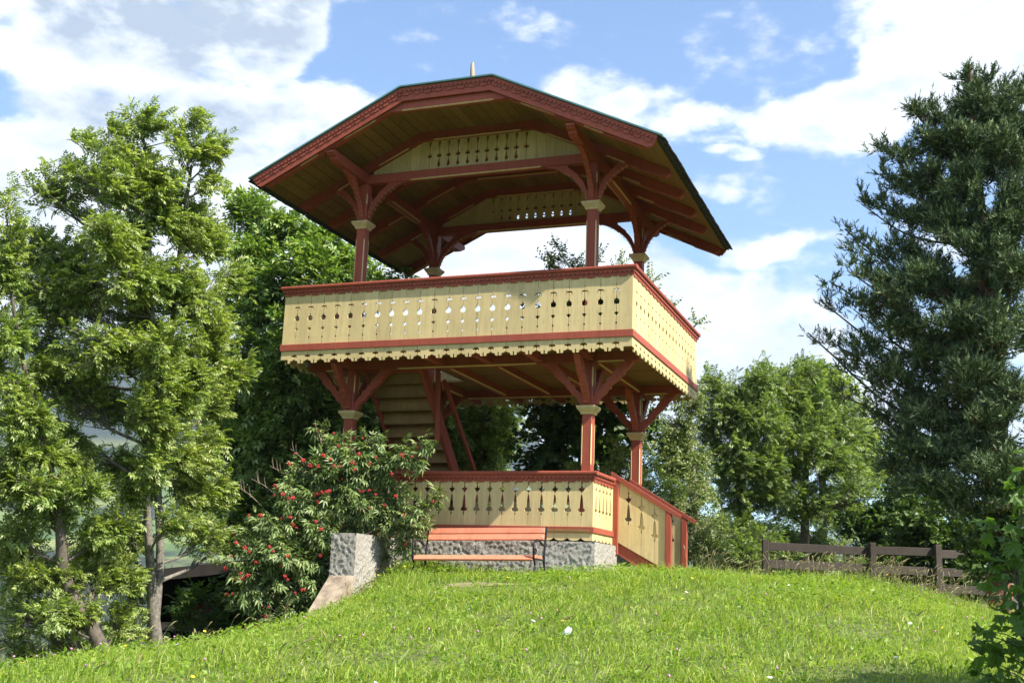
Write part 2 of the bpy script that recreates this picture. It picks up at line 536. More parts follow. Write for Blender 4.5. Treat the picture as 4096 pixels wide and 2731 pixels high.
ASH_MAIN_B = [(-6.05, -1.28, -3.82, 0.06), (-6.05, -1.32, -2.98, 0.055), (-6.17, -1.35, -2.12, 0.05), (-6.18, -1.4, -1.42, 0.045), (-6.05, -1.54, -0.61, 0.04), (-5.87, -1.79, 0.29, 0.034), (-5.65, -2.06, 1.29, 0.03), (-5.45, -2.27, 2.06, 0.018)]
ASH_LEFT = ([(-5.87, -2.22, -4.46, 0.1), (-5.97, -2.31, -4.23, 0.095), (-6.13, -2.46, -3.87, 0.085), (-6.31, -2.6, -3.56, 0.08), (-6.4, -2.73, -3.15, 0.07), (-6.41, -2.84, -2.69, 0.06), (-6.46, -2.95, -2.27, 0.05), (-6.56, -3.12, -1.71, 0.04), (-6.73, -3.37, -0.94, 0.03), (-6.88, -3.69, 0.2, 0.018)], [(-6.91, -3.93, 1.19, 0.15, 0.21), (-7.07, -3.81, 0.4, 0.32, 0.43), (-6.9, -3.56, -0.42, 0.27, 0.32), (-6.96, -3.43, -1.05, 0.32, 0.32), (-6.7, -3.24, -1.45, 0.37, 0.27), (-6.96, -3.25, -1.83, 0.32, 0.27), (-6.52, -3.06, -1.91, 0.37, 0.27), (-6.93, -3.12, -2.34, 0.37, 0.29), (-6.14, -2.82, -2.31, 0.37, 0.27), (-6.55, -2.9, -2.64, 0.32, 0.24), (-6.12, -2.5, -2.71, 0.27, 0.22), (-6.95, -3.02, -2.81, 0.32, 0.21), (-6.83, -2.85, -3.33, 0.27, 0.19), (-6.43, -2.68, -3.41, 0.43, 0.21), (-6.25, -2.54, -3.72, 0.29, 0.19), (-6.8, -2.72, -3.84, 0.21, 0.16), (-6.21, -2.17, -3.34, 0.3, 0.25), (-6.18, -1.83, -3.83, 0.22, 0.25), (-6.99, -2.4, -3.16, 0.33, 0.25), (-7.33, -2.6, -3.33, 0.27, 0.25), (-6.71, -2.13, -2.92, 0.34, 0.25), (-6.49, -1.78, -3.12, 0.28, 0.23), (-6.83, -2.33, -4.17, 0.33, 0.16), (-6.58, -1.91, -4.14, 0.28, 0.16), (-6.47, -1.42, -4.17, 0.23, 0.17), (-6.45, -1.32, -3.62, 0.21, 0.23), (-6.08, -1.92, -3.28, 0.25, 0.22), (-6.22, -1.38, -3.94, 0.14, 0.17), (-7.34, -2.8, -2.97, 0.27, 0.27), (-7.42, -2.45, -4.14, 0.27, 0.19), (-7.25, -2.22, -4.35, 0.28, 0.11), (-5.92, -2.23, -2.64, 0.27, 0.22), (-6.23, -2.86, -3.72, 0.31, 0.21), (-6.74, -3.48, -1.44, 0.31, 0.26), (-6.41, -3.25, -2.35, 0.31, 0.23), (-7.32, -2.39, -3.76, 0.28, 0.25), (-6.63, -2.56, -1.91, 0.33, 0.28), (-6.94, -2.96, -0.68, 0.28, 0.28), (-6.91, -3.82, 0.72, 0.21, 0.27), (-7.31, -3.66, -0.65, 0.43, 0.64), (-7.37, -3.38, -1.95, 0.43, 0.64)])
DENSE_TREE = ([(-7.71, 5.32, -4.58, 0.22), (-7.66, 5.06, -3.39, 0.2), (-7.63, 4.7, -1.79, 0.17), (-7.61, 4.34, -0.2, 0.14), (-7.62, 4.01, 1.16, 0.1), (-7.72, 3.65, 2.59, 0.06), (-7.83, 3.38, 3.54, 0.03)], [(-8.51, 3.48, 3.41, 0.37, 0.41), (-8.69, 3.59, 2.64, 0.41, 0.46), (-8.75, 3.66, 1.8, 0.45, 0.5), (-8.03, 3.33, 3.45, 0.45, 0.41), (-7.58, 3.55, 3.23, 0.49, 0.41), (-7.88, 3.14, 2.62, 0.48, 0.48), (-7.09, 3.8, 2.93, 0.61, 0.45), (-7.12, 3.33, 2.12, 0.72, 0.56), (-6.42, 4.15, 2.56, 0.57, 0.37), (-5.82, 4.42, 2.38, 0.37, 0.23), (-7.93, 3.22, 1.73, 0.6, 0.6), (-6.61, 3.92, 1.83, 0.64, 0.48), (-7.13, 3.35, 1.07, 0.79, 0.63), (-8.17, 3.43, 0.89, 0.6, 0.64), (-6.94, 4.62, 1.09, 0.66, 0.58), (-7.4, 3.34, 0.2, 0.86, 0.67), (-8.67, 3.89, -0.0, 0.69, 0.74), (-6.92, 3.96, -0.27, 0.79, 0.72), (-7.59, 3.5, -0.8, 0.86, 0.7), (-6.49, 5.29, 0.35, 0.76, 0.67), (-6.28, 5.37, -0.57, 0.75, 0.67), (-8.6, 3.96, -1.14, 0.73, 0.73), (-7.24, 4.18, -1.28, 0.88, 0.72), (-8.41, 4.23, -2.0, 0.73, 0.57), (-7.62, 4.33, -2.06, 0.8, 0.56), (-5.65, 5.93, -0.07, 0.59, 0.68), (-5.75, 5.87, -0.93, 0.59, 0.5), (-6.89, 5.24, -1.49, 0.75, 0.66)])
ASH_BACK = ([(-4.73, 6.79, -3.67, 0.12), (-4.66, 6.43, -2.04, 0.1), (-4.65, 6.16, -0.82, 0.08), (-4.64, 5.87, 0.41, 0.05), (-4.64, 5.68, 1.22, 0.03)], [(-4.67, 6.05, -0.41, 0.71, 0.67), (-5.13, 5.79, -0.02, 0.5, 0.59), (-4.48, 5.91, 0.49, 0.75, 0.59), (-4.39, 6.31, -1.05, 0.59, 0.5), (-5.01, 6.04, -0.91, 0.5, 0.42), (-5.54, 6.03, 0.63, 0.6, 0.51), (-4.05, 6.03, -0.25, 0.41, 0.58), (-4.72, 6.32, -1.63, 0.75, 0.5), (-4.79, 5.48, -0.49, 0.57, 0.49), (-4.24, 5.61, -0.15, 0.57, 0.49), (-4.34, 5.72, -0.79, 0.57, 0.41), (-5.04, 5.71, -0.95, 0.41, 0.41)])
SHED_BUSH = ([(-6.05, -0.1, -4.42, 0.03), (-6.03, -0.2, -4.01, 0.02)], [(-6.24, -0.34, -3.72, 0.22, 0.22), (-6.03, -0.11, -3.89, 0.28, 0.24), (-5.73, 0.06, -3.7, 0.31, 0.31), (-6.13, -0.12, -3.54, 0.25, 0.18), (-6.43, -0.34, -4.03, 0.13, 0.18), (-5.29, -0.04, -3.92, 0.24, 0.22)])
LINDEN = ([(-2.22, 5.53, -3.57, 0.14), (-2.16, 5.21, -2.09, 0.12), (-2.15, 4.96, -0.97, 0.1), (-2.1, 4.71, 0.14, 0.08), (-2.09, 4.46, 1.25, 0.05), (-2.12, 4.36, 1.62, 0.025)], [(-2.77, 4.65, -0.7, 0.65, 0.65), (-2.28, 5.1, -0.41, 0.62, 0.69), (-2.89, 4.45, -0.04, 0.53, 0.46), (-2.23, 4.63, 0.28, 0.68, 0.53), (-1.61, 4.96, -0.14, 0.53, 0.61), (-1.45, 4.89, 0.46, 0.61, 0.46), (-1.71, 4.65, 1.04, 0.84, 0.61), (-2.5, 4.39, 0.86, 0.68, 0.61), (-2.54, 4.22, 1.53, 0.46, 0.34), (-1.97, 4.42, 1.63, 0.61, 0.34), (-1.01, 4.67, 1.17, 0.53, 0.53), (-1.71, 5.08, -0.81, 0.46, 0.46), (-1.19, 5.15, -0.27, 0.3, 0.46), (-2.73, 4.82, -1.37, 0.68, 0.46), (-1.74, 5.23, -1.48, 0.68, 0.46), (-3.05, 4.08, 1.29, 0.34, 0.3), (-3.41, 3.98, 1.13, 0.19, 0.19)])
TOP_BIRCH = ([(-2.21, 6.19, -3.57, 0.09), (-2.15, 5.68, -1.28, 0.08), (-2.18, 5.22, 0.63, 0.06), (-2.28, 4.92, 1.77, 0.03), (-2.36, 4.71, 2.53, 0.01)], [(-2.75, 4.56, 2.55, 0.17, 0.11), (-2.52, 4.62, 2.66, 0.17, 0.2), (-2.33, 4.74, 2.49, 0.27, 0.13), (-2.58, 4.65, 2.43, 0.27, 0.08), (-1.88, 4.89, 2.56, 0.27, 0.13), (-1.56, 5.03, 2.5, 0.17, 0.09), (-2.04, 4.86, 2.45, 0.31, 0.09), (-0.94, 5.02, 2.14, 0.09, 0.17), (-0.81, 5.12, 1.92, 0.12, 0.12), (-0.63, 5.22, 1.76, 0.11, 0.09), (-0.24, 5.34, 1.41, 0.06, 0.06), (-2.34, 4.83, 2.07, 0.47, 0.23), (-1.76, 5.08, 1.94, 0.47, 0.31)])
BRIGHT_SHRUB = ([(-1.27, 4.3, -2.84, 0.05), (-1.25, 4.11, -2.01, 0.04), (-1.24, 3.96, -1.31, 0.025)], [(-1.23, 3.92, -1.14, 0.34, 0.32), (-1.04, 4.04, -1.38, 0.25, 0.28), (-1.44, 3.9, -1.39, 0.21, 0.21), (-1.97, 3.68, -1.33, 0.2, 0.11), (-0.72, 4.86, -1.51, 0.44, 0.29), (-0.86, 4.49, -1.11, 0.22, 0.22), (-1.13, 4.13, -1.86, 0.57, 0.43)])
BIRCH = ([(-0.46, 6.48, -3.35, 0.07), (-0.41, 6.18, -2.0, 0.06), (-0.42, 5.97, -1.09, 0.045), (-0.43, 5.75, -0.19, 0.03), (-0.45, 5.64, 0.26, 0.015)], [(-0.65, 5.67, -0.2, 0.35, 0.35), (-0.39, 5.72, 0.04, 0.31, 0.31), (-0.42, 5.88, -0.72, 0.5, 0.46), (-0.79, 5.8, -0.96, 0.42, 0.46), (-0.7, 5.75, -1.57, 0.5, 0.46), (-0.23, 6.11, -1.39, 0.39, 0.46), (-0.36, 6.0, -2.08, 0.5, 0.38), (-0.85, 5.69, -0.58, 0.23, 0.39), (-0.15, 6.07, -2.49, 0.34, 0.3), (-0.75, 6.34, -2.3, 0.47, 0.47)])
ASH_RIGHT = ([(-0.2, 9.57, -3.5, 0.1), (-0.15, 9.29, -2.22, 0.09), (-0.11, 9.01, -0.94, 0.075), (-0.05, 8.79, 0.09, 0.06), (0.03, 8.62, 0.94, 0.03)], [(-0.35, 8.52, 0.76, 0.48, 0.39), (0.28, 8.68, 1.08, 0.44, 0.35), (-0.54, 8.59, 0.15, 0.52, 0.52), (0.1, 8.37, 0.28, 0.6, 0.52), (-0.45, 8.59, -0.63, 0.52, 0.52), (0.25, 8.51, -0.56, 0.68, 0.6), (-0.22, 8.72, -1.31, 0.65, 0.52), (0.5, 9.08, -1.19, 0.61, 0.52), (-0.55, 9.08, -1.98, 0.44, 0.44), (0.11, 9.33, -1.95, 0.61, 0.39), (-0.5, 8.39, 1.05, 0.22, 0.22), (-0.06, 8.86, 0.72, 0.62, 0.49), (0.5, 9.26, 0.86, 0.53, 0.44), (-0.85, 8.85, -0.07, 0.44, 0.53), (-0.73, 8.69, 0.8, 0.4, 0.4), (0.43, 8.42, 0.11, 0.51, 0.51), (-0.05, 8.27, -0.5, 0.68, 0.6), (0.64, 8.67, -0.63, 0.51, 0.51)])
ASH_RIGHT_B = ([(0.97, 10.55, -3.45, 0.1), (1.01, 10.26, -2.15, 0.09), (1.08, 9.98, -0.84, 0.07), (1.12, 9.76, 0.21, 0.05), (1.2, 9.58, 1.08, 0.03)], [(0.82, 9.44, 1.07, 0.4, 0.4), (1.24, 9.63, 0.91, 0.54, 0.45), (0.76, 9.18, 0.22, 0.53, 0.53), (1.42, 9.42, 0.25, 0.61, 0.57), (0.98, 9.33, -0.55, 0.7, 0.57), (1.7, 9.92, -0.49, 0.62, 0.58), (0.68, 9.62, -1.31, 0.62, 0.49), (1.42, 9.98, -1.19, 0.71, 0.53), (1.99, 10.38, -1.06, 0.54, 0.54), (0.37, 9.57, 1.2, 0.41, 0.36), (1.05, 9.8, 1.31, 0.5, 0.36), (0.61, 9.7, 0.57, 0.63, 0.54), (1.78, 10.17, 0.44, 0.54, 0.54), (1.17, 9.22, -0.22, 0.78, 0.61), (0.3, 9.87, -0.67, 0.54, 0.54)])
ASH_FAR = ([(0.94, 14.38, -3.46, 0.1), (1.05, 13.83, -0.95, 0.09), (1.08, 13.38, 1.05, 0.06), (1.08, 13.14, 2.05, 0.03)], [(0.69, 13.0, 2.03, 0.51, 0.39), (1.27, 13.24, 1.96, 0.62, 0.51), (1.63, 13.51, 1.37, 0.62, 0.62), (1.04, 13.34, 1.15, 0.62, 0.62), (1.98, 13.8, 0.68, 0.72, 0.72), (2.23, 14.11, -0.21, 0.82, 0.72), (1.48, 13.74, 0.16, 0.62, 0.62)])
PINE = ([(4.44, 4.63, -2.93, 0.19), (4.46, 4.43, -2.05, 0.18), (4.49, 4.15, -0.78, 0.165), (4.49, 3.93, 0.16, 0.15), (4.47, 3.7, 1.1, 0.12), (4.43, 3.45, 2.11, 0.09), (4.38, 3.23, 2.99, 0.065), (4.36, 3.01, 3.87, 0.04), (4.34, 2.85, 4.57, 0.015)], [(4.34, 2.89, 4.39, 0.1, 0.25), (4.36, 2.95, 4.16, 0.17, 0.18), (4.86, 3.3, 4.41, 0.09, 0.17), (4.88, 3.35, 4.2, 0.14, 0.16), (4.46, 3.02, 4.0, 0.32, 0.3), (4.75, 3.18, 3.83, 0.29, 0.3), (3.52, 2.69, 3.87, 0.16, 0.22), (3.81, 2.93, 3.83, 0.2, 0.22), (3.65, 2.83, 3.53, 0.29, 0.21), (4.07, 2.81, 3.34, 0.4, 0.33), (4.76, 2.79, 3.13, 0.42, 0.43), (3.08, 2.75, 3.41, 0.18, 0.14), (3.33, 2.88, 3.27, 0.29, 0.19), (3.02, 2.92, 3.01, 0.1, 0.09), (3.32, 2.97, 2.83, 0.33, 0.19), (3.69, 2.77, 2.89, 0.32, 0.26), (4.21, 2.7, 2.62, 0.46, 0.36), (4.84, 2.76, 2.45, 0.35, 0.43), (2.73, 3.02, 2.6, 0.12, 0.08), (3.05, 3.16, 2.54, 0.3, 0.14), (3.54, 3.17, 2.36, 0.44, 0.26), (3.96, 2.84, 2.09, 0.42, 0.29), (2.49, 2.92, 2.19, 0.1, 0.17), (2.7, 2.95, 1.92, 0.26, 0.2), (3.22, 3.15, 1.91, 0.36, 0.22), (4.34, 2.75, 1.71, 0.48, 0.35), (2.52, 2.76, 1.5, 0.24, 0.22), (2.25, 2.9, 1.39, 0.1, 0.14), (2.97, 2.87, 1.31, 0.43, 0.33), (3.69, 2.8, 1.37, 0.49, 0.33), (4.72, 2.78, 1.24, 0.41, 0.42), (2.17, 3.06, 1.07, 0.1, 0.1), (2.58, 3.02, 0.97, 0.29, 0.21), (3.19, 2.96, 0.79, 0.5, 0.29), (3.96, 2.71, 0.76, 0.55, 0.35), (1.9, 3.15, 0.67, 0.13, 0.09), (2.23, 3.31, 0.55, 0.28, 0.12), (2.79, 3.33, 0.43, 0.42, 0.18), (3.46, 3.08, 0.26, 0.53, 0.3), (4.51, 2.79, 0.37, 0.55, 0.42), (2.46, 3.5, 0.11, 0.26, 0.12), (4.09, 2.85, -0.1, 0.55, 0.32), (3.08, 3.36, -0.17, 0.5, 0.26), (2.3, 3.41, -0.23, 0.2, 0.14), (4.71, 2.9, -0.23, 0.41, 0.42), (3.67, 3.11, -0.48, 0.59, 0.29), (2.87, 3.6, -0.58, 0.4, 0.19), (4.35, 3.0, -0.76, 0.55, 0.32), (3.24, 3.28, -0.95, 0.53, 0.25), (3.88, 3.02, -1.18, 0.58, 0.28), (3.1, 3.32, -1.36, 0.42, 0.23), (3.57, 3.01, -1.61, 0.58, 0.24), (4.48, 2.97, -1.37, 0.54, 0.34), (4.08, 3.14, -1.84, 0.55, 0.24), (4.59, 3.01, 4.26, 0.25, 0.3), (5.01, 3.31, 4.13, 0.29, 0.37), (4.64, 3.49, 3.69, 0.44, 0.34), (5.06, 3.54, 3.73, 0.37, 0.37), (4.09, 3.13, 3.88, 0.29, 0.26), (4.36, 2.97, 3.1, 0.5, 0.36), (3.88, 3.09, 3.26, 0.36, 0.26), (4.95, 3.11, 2.1, 0.42, 0.43), (4.66, 2.87, 2.17, 0.42, 0.36), (3.79, 3.21, 2.56, 0.44, 0.3), (5.47, 3.49, 3.66, 0.43, 0.45), (5.56, 3.7, 2.91, 0.58, 0.45), (5.6, 3.51, 1.91, 0.64, 0.5), (5.68, 3.77, 0.93, 0.71, 0.5), (5.63, 4.01, -0.18, 0.78, 0.5), (5.4, 4.04, -1.19, 0.77, 0.43), (4.95, 3.65, -1.66, 0.48, 0.35), (3.42, 4.48, 1.71, 0.54, 0.39), (4.03, 4.94, 0.72, 0.62, 0.48), (3.34, 4.71, -0.35, 0.62, 0.39), (4.39, 4.84, 1.75, 0.54, 0.48), (4.27, 5.22, -1.05, 0.77, 0.39)])
ELDER = ([(-4.33, 0.12, -3.76, 0.045), (-4.3, 0.01, -3.24, 0.04), (-4.27, -0.1, -2.71, 0.035), (-4.18, -0.19, -2.18, 0.03), (-4.08, -0.25, -1.77, 0.02)], [(-4.26, -0.44, -1.24, 0.08, 0.08), (-4.06, -0.32, -1.43, 0.27, 0.14), (-3.61, -0.16, -1.37, 0.21, 0.13), (-4.36, -0.46, -1.79, 0.36, 0.24), (-3.93, -0.2, -1.73, 0.48, 0.27), (-3.43, -0.01, -1.71, 0.33, 0.25), (-2.88, 0.01, -1.37, 0.12, 0.15), (-3.07, -0.02, -1.57, 0.25, 0.19), (-4.59, -0.72, -2.0, 0.22, 0.15), (-4.41, -0.6, -2.22, 0.41, 0.23), (-4.01, -0.13, -2.17, 0.51, 0.29), (-3.53, 0.05, -2.16, 0.33, 0.3), (-4.7, -0.87, -2.47, 0.26, 0.17), (-4.32, -0.48, -2.56, 0.44, 0.25), (-4.9, -0.97, -2.83, 0.24, 0.21), (-4.5, -0.8, -2.92, 0.43, 0.26), (-4.25, -0.35, -3.01, 0.26, 0.29), (-5.0, -1.06, -3.06, 0.16, 0.21), (-4.78, -0.82, -3.27, 0.35, 0.23), (-4.35, -0.53, -3.36, 0.32, 0.26), (-4.95, -0.94, -3.5, 0.2, 0.18), (-4.58, -0.55, -3.65, 0.35, 0.14), (-4.37, -0.33, -3.76, 0.18, 0.12), (-3.18, 0.06, -2.09, 0.18, 0.15), (-2.98, 0.09, -2.38, 0.27, 0.17), (-2.71, 0.04, -2.18, 0.13, 0.18), (-3.12, 0.22, -2.7, 0.17, 0.21), (-3.82, 0.07, -2.48, 0.36, 0.08), (-3.56, 0.21, -2.41, 0.24, 0.11), (-3.4, 0.14, -2.33, 0.27, 0.17)])
UNDER = [([(-0.08, 7.87, -3.05, 0.03), (-0.03, 7.8, -2.69, 0.02)], [(-0.21, 7.7, -2.54, 0.37, 0.29), (0.17, 7.82, -2.44, 0.37, 0.33), (-0.37, 7.68, -2.71, 0.33, 0.18), (0.32, 7.92, -2.64, 0.37, 0.2), (-0.06, 8.28, -1.98, 0.59, 0.46), (0.4, 8.5, -2.16, 0.5, 0.42), (-0.6, 8.02, -2.21, 0.42, 0.42), (0.73, 8.48, -2.49, 0.42, 0.29), (0.05, 8.1, -2.44, 0.5, 0.33)]), ([(0.76, 10.91, -2.97, 0.03), (0.82, 10.84, -2.57, 0.02)], [(0.46, 10.56, -1.96, 0.64, 0.46), (1.06, 10.78, -1.94, 0.64, 0.55), (0.69, 10.77, -2.49, 0.73, 0.37), (1.47, 11.03, -2.32, 0.73, 0.41), (0.1, 10.55, -2.51, 0.64, 0.37), (2.15, 11.33, -2.52, 0.73, 0.32)]), ([(2.06, 12.48, -2.9, 0.03), (2.12, 12.41, -2.48, 0.02)], [(1.85, 12.09, -1.57, 0.67, 0.48), (2.65, 12.39, -1.54, 0.67, 0.57), (2.18, 12.36, -2.2, 0.86, 0.48), (2.95, 12.35, -0.88, 0.76, 0.57), (3.33, 12.34, -0.21, 0.67, 0.57)]), ([(3.75, 9.84, -2.89, 0.03), (3.8, 9.77, -2.52, 0.02)], [(3.32, 9.46, -1.97, 0.59, 0.42), (4.03, 9.69, -1.78, 0.67, 0.5), (3.62, 9.66, -2.37, 0.75, 0.42), (3.18, 9.29, -1.49, 0.59, 0.42), (3.21, 9.6, -2.75, 0.67, 0.33), (3.83, 9.85, -2.81, 0.67, 0.33), (4.38, 10.08, -2.91, 0.59, 0.33), (2.74, 9.4, -2.65, 0.59, 0.33)]), ([(4.48, 3.56, -2.98, 0.03), (4.52, 3.52, -2.71, 0.02)], [(4.47, 3.33, -2.0, 0.37, 0.37), (4.71, 3.33, -1.57, 0.24, 0.3), (4.74, 3.51, -2.34, 0.37, 0.37), (4.39, 3.42, -2.54, 0.37, 0.3), (4.1, 3.35, -2.67, 0.24, 0.21), (4.6, 3.58, -2.82, 0.37, 0.24)])]
FARSHRUB = ([(1.03, 19.73, -2.81, 0.05), (1.07, 19.49, -1.69, 0.04)], [(0.88, 19.22, -0.86, 0.49, 0.37), (0.42, 19.08, -1.0, 0.37, 0.37), (1.44, 19.49, -1.08, 0.61, 0.37)])
MAPLE = ([(4.15, -6.44, -3.8, 0.014), (4.13, -6.54, -3.43, 0.012), (4.11, -6.63, -3.05, 0.009), (4.15, -6.69, -2.75, 0.006), (4.14, -6.75, -2.52, 0.003)], [])
MAPLE_LEAVES = [(4.138, -6.644, -2.495), (4.158, -6.83, -2.604), (4.162, -6.489, -2.651), (3.973, -6.736, -2.841), (4.036, -6.593, -2.883), (3.954, -6.518, -2.867), (4.077, -6.808, -2.831), (4.142, -6.889, -2.847), (4.022, -6.785, -3.019), (3.989, -6.68, -3.054), (4.113, -6.655, -2.961), (4.141, -6.738, -3.027), (4.125, -6.509, -3.096), (3.996, -6.651, -3.167), (4.063, -6.732, -3.179), (4.14, -6.589, -3.2), (4.04, -6.611, -3.266), (4.105, -6.688, -3.301), (4.009, -6.386, -3.345), (4.12, -6.775, -3.374), (4.066, -6.679, -3.402), (3.936, -6.612, -3.434), (3.865, -6.525, -3.452), (4.003, -6.685, -3.479), (4.11, -6.643, -3.488), (3.896, -6.606, -3.524), (3.964, -6.682, -3.555), (4.046, -6.646, -3.577), (4.111, -6.727, -3.595), (3.871, -6.484, -3.618), (3.995, -6.648, -3.653), (4.077, -6.608, -3.687), (3.926, -6.557, -3.687), (4.078, -6.327, -3.485), (4.161, -6.272, -3.116), (4.057, -6.426, -3.096)]
HAZE = 1.8e-4
HOUSES = [(-34.4, 1720, 22, 20, 'white red-roofed house highest on the far slope'), (-33.6, 1600, 24, -15, 'long white house with red roof seen between ash and elder'),
          (-32.8, 1560, 17, 40, 'small red-roofed house right of the long white one'), (-43.5, 1600, 18, 10, 'red-roofed house seen through the leaning ash'), (-39.2, 1500, 20, -30, 'red-roofed house beside the forked ash trunk')]

# ------------------------------------------------------------------ ground
CTRL = [(-2.12, -8.0, -4.06), (-.52, -7.42, -4.03), (1.02, -6.85, -3.97), (2.69, -6.23, -3.9), (4.16, -5.68, -3.85),
        (3.7, -14.2, -4.95), (0, -12, -4.7), (7, -12, -4.8), (-3, -10, -4.6), (-7, -10, -5.3),
        (-3.8, -2.1, -3.97), (-4.16, -2.75, -4.17), (-4.85, -2.4, -4.31), (-5.28, -3.12, -4.43), (-5.56, -3.75, -4.52),
        (-6, -1.2, -4.5), (-7, 0, -4.95), (-5, 1, -4.6), (-5, 4, -4.7), (-9, 0, -6.0), (-9, 5, -6.3), (-9, -6, -6.0), (-4.6, -.5, -4.2),
        (-3.5, .5, -3.10), (-3.5, -.52, -3.42), (-3.6, -1.2, -3.72), (-4.1, .4, -3.95), (-3.0, -1.4, -3.5), (-2.0, -2.6, -3.45),
        (-2.3, .4, -3.12), (-.6, .5, -3.05), (-.6, 1.7, -2.98), (-.64, -.56, -3.12), (-1.64, -.93, -3.16), (-.3, -2.5, -3.30),
        (.11, -.3, -3.03), (.65, 1.0, -3.06), (1.71, 1.42, -3.09), (2.78, 1.81, -3.06), (3.37, 1.5, -3.14), (3.97, .68, -3.36), (4.28, .27, -3.48), (4.7, -1.2, -3.66),
        (1.6, -2.0, -3.28), (3.0, -2.0, -3.30), (2.2, -4.2, -3.62),
        (.6, 7.4, -3.25), (2.4, 8.1, -3.2), (4.3, 8.8, -3.2), (1.5, 4, -3.15), (6, 3, -3.9), (6, 8, -3.5), (3, 14, -3.7), (-3, 12, -4.6),
        (.2, 2.2, -2.98), (7, -3, -4.2), (7, -8, -4.5), (9, 12, -3.9), (-4, 6, -4.3), (-2, 3, -3.2)]
CP = np.array(CTRL)


def _phi(r2):
    return np.where(r2 > 0, .5 * r2 * np.log(np.maximum(r2, 1e-12)), 0)


_n = len(CP)
_A = np.zeros((_n + 3, _n + 3))
_d2 = ((CP[:, None, :2] - CP[None, :, :2]) ** 2).sum(-1)
_A[:_n, :_n] = _phi(_d2) + np.eye(_n) * .02
_A[:_n, _n] = 1
_A[:_n, _n + 1:] = CP[:, :2]
_A[_n:, :_n] = _A[:_n, _n:].T
_w = np.linalg.solve(_A, np.concatenate([CP[:, 2], np.zeros(3)]))


def tps(x, y):
    x = np.asarray(x, float)
    y = np.asarray(y, float)
    r2 = (x[..., None] - CP[:, 0]) ** 2 + (y[..., None] - CP[:, 1]) ** 2
    return _phi(r2) @ _w[:_n] + _w[_n] + _w[_n + 1] * x + _w[_n + 2] * y


def wob(x, y, s, seed=0):
    r = np.random.default_rng(seed)
    o = np.zeros_like(np.asarray(x, float))
    for k in range(6):
        a = r.uniform(0, 6.283)
        f = s * r.uniform(.6, 2.2)
        o = o + np.sin((np.cos(a) * x + np.sin(a) * y) * f + r.uniform(0, 6.28)) / 6
    return o


def gz(x, y):
    """height of the hill: a mound that falls into the valley on the left and behind"""
    x = np.asarray(x, float)
    y = np.asarray(y, float)
    bx, by = np.clip(x, -9, 8), np.clip(y, -14, 14)
    z = tps(bx, by)
    over = np.hypot(x - bx, y - by)
    left = np.clip(-x - 9, 0, None)
    z = z - over * .10 - left * .42
    return z + wob(x, y, 1.6, 3) * .035


GX, GY = np.meshgrid(np.arange(-34, 30.1, .4), np.arange(-26, 46.1, .4), indexing='ij')
GZ = gz(GX, GY)
nx, ny = GX.shape
ii = np.arange(nx * ny).reshape(nx, ny)
GF = np.stack([ii[:-1, :-1], ii[1:, :-1], ii[1:, 1:], ii[:-1, 1:]], -1).reshape(-1, 4)
tag(link('hill', npmesh('hill', np.stack([GX, GY, GZ], -1).reshape(-1, 3), GF, True), None, 'soil'), kind='structure')

# far terrain: valley below and the opposite slope, one sheet out to the mountains
az_ = np.radians(np.arange(-180, 180.1, 2.0))
az_v = np.radians(np.concatenate([np.arange(-180, -75, 5.0), np.arange(-75, -15, .5), np.arange(-15, 180.1, 5.0)]))
rr = np.geomspace(24, 3500, 90)
RR, AA = np.meshgrid(rr, az_v, indexing='ij')
XX, YY = 3.7 + RR * np.sin(AA), -14.2 + RR * np.cos(AA)


def far_z(x, y, r, a):
    base = np.interp(r, [0, 24, 60, 140, 300, 700, 1000, 1500, 1850, 2400, 2950, 3500],
                     [-6, -9, -18, -30, -36, -46, -22, 60, 165, 360, 520, 500])
    flat = np.interp(r, [0, 24, 60, 140, 300, 700, 1500, 3500], [-6, -8, -14, -30, -40, -30, 30, 200])
    m = np.clip((np.degrees(a) + 10) / -16, 0, 1) * np.clip((np.degrees(a) + 125) / 30, 0, 1)
    z = flat * (1 - m) + base * m
    k = np.clip((r - 300) / 2500, 0, 1)
    return z + k * (wob(x, y, .0040, 5) * 75 + wob(x, y, .012, 6) * 28) + wob(x, y, .05, 8) * np.clip(r / 300, 0, 1) * 4


ZZ = far_z(XX, YY, RR, AA)
n1, n2 = RR.shape
ii = np.arange(n1 * n2).reshape(n1, n2)
FF = np.stack([ii[:-1, :-1], ii[:-1, 1:], ii[1:, 1:], ii[1:, :-1]], -1).reshape(-1, 4)[:, ::-1]


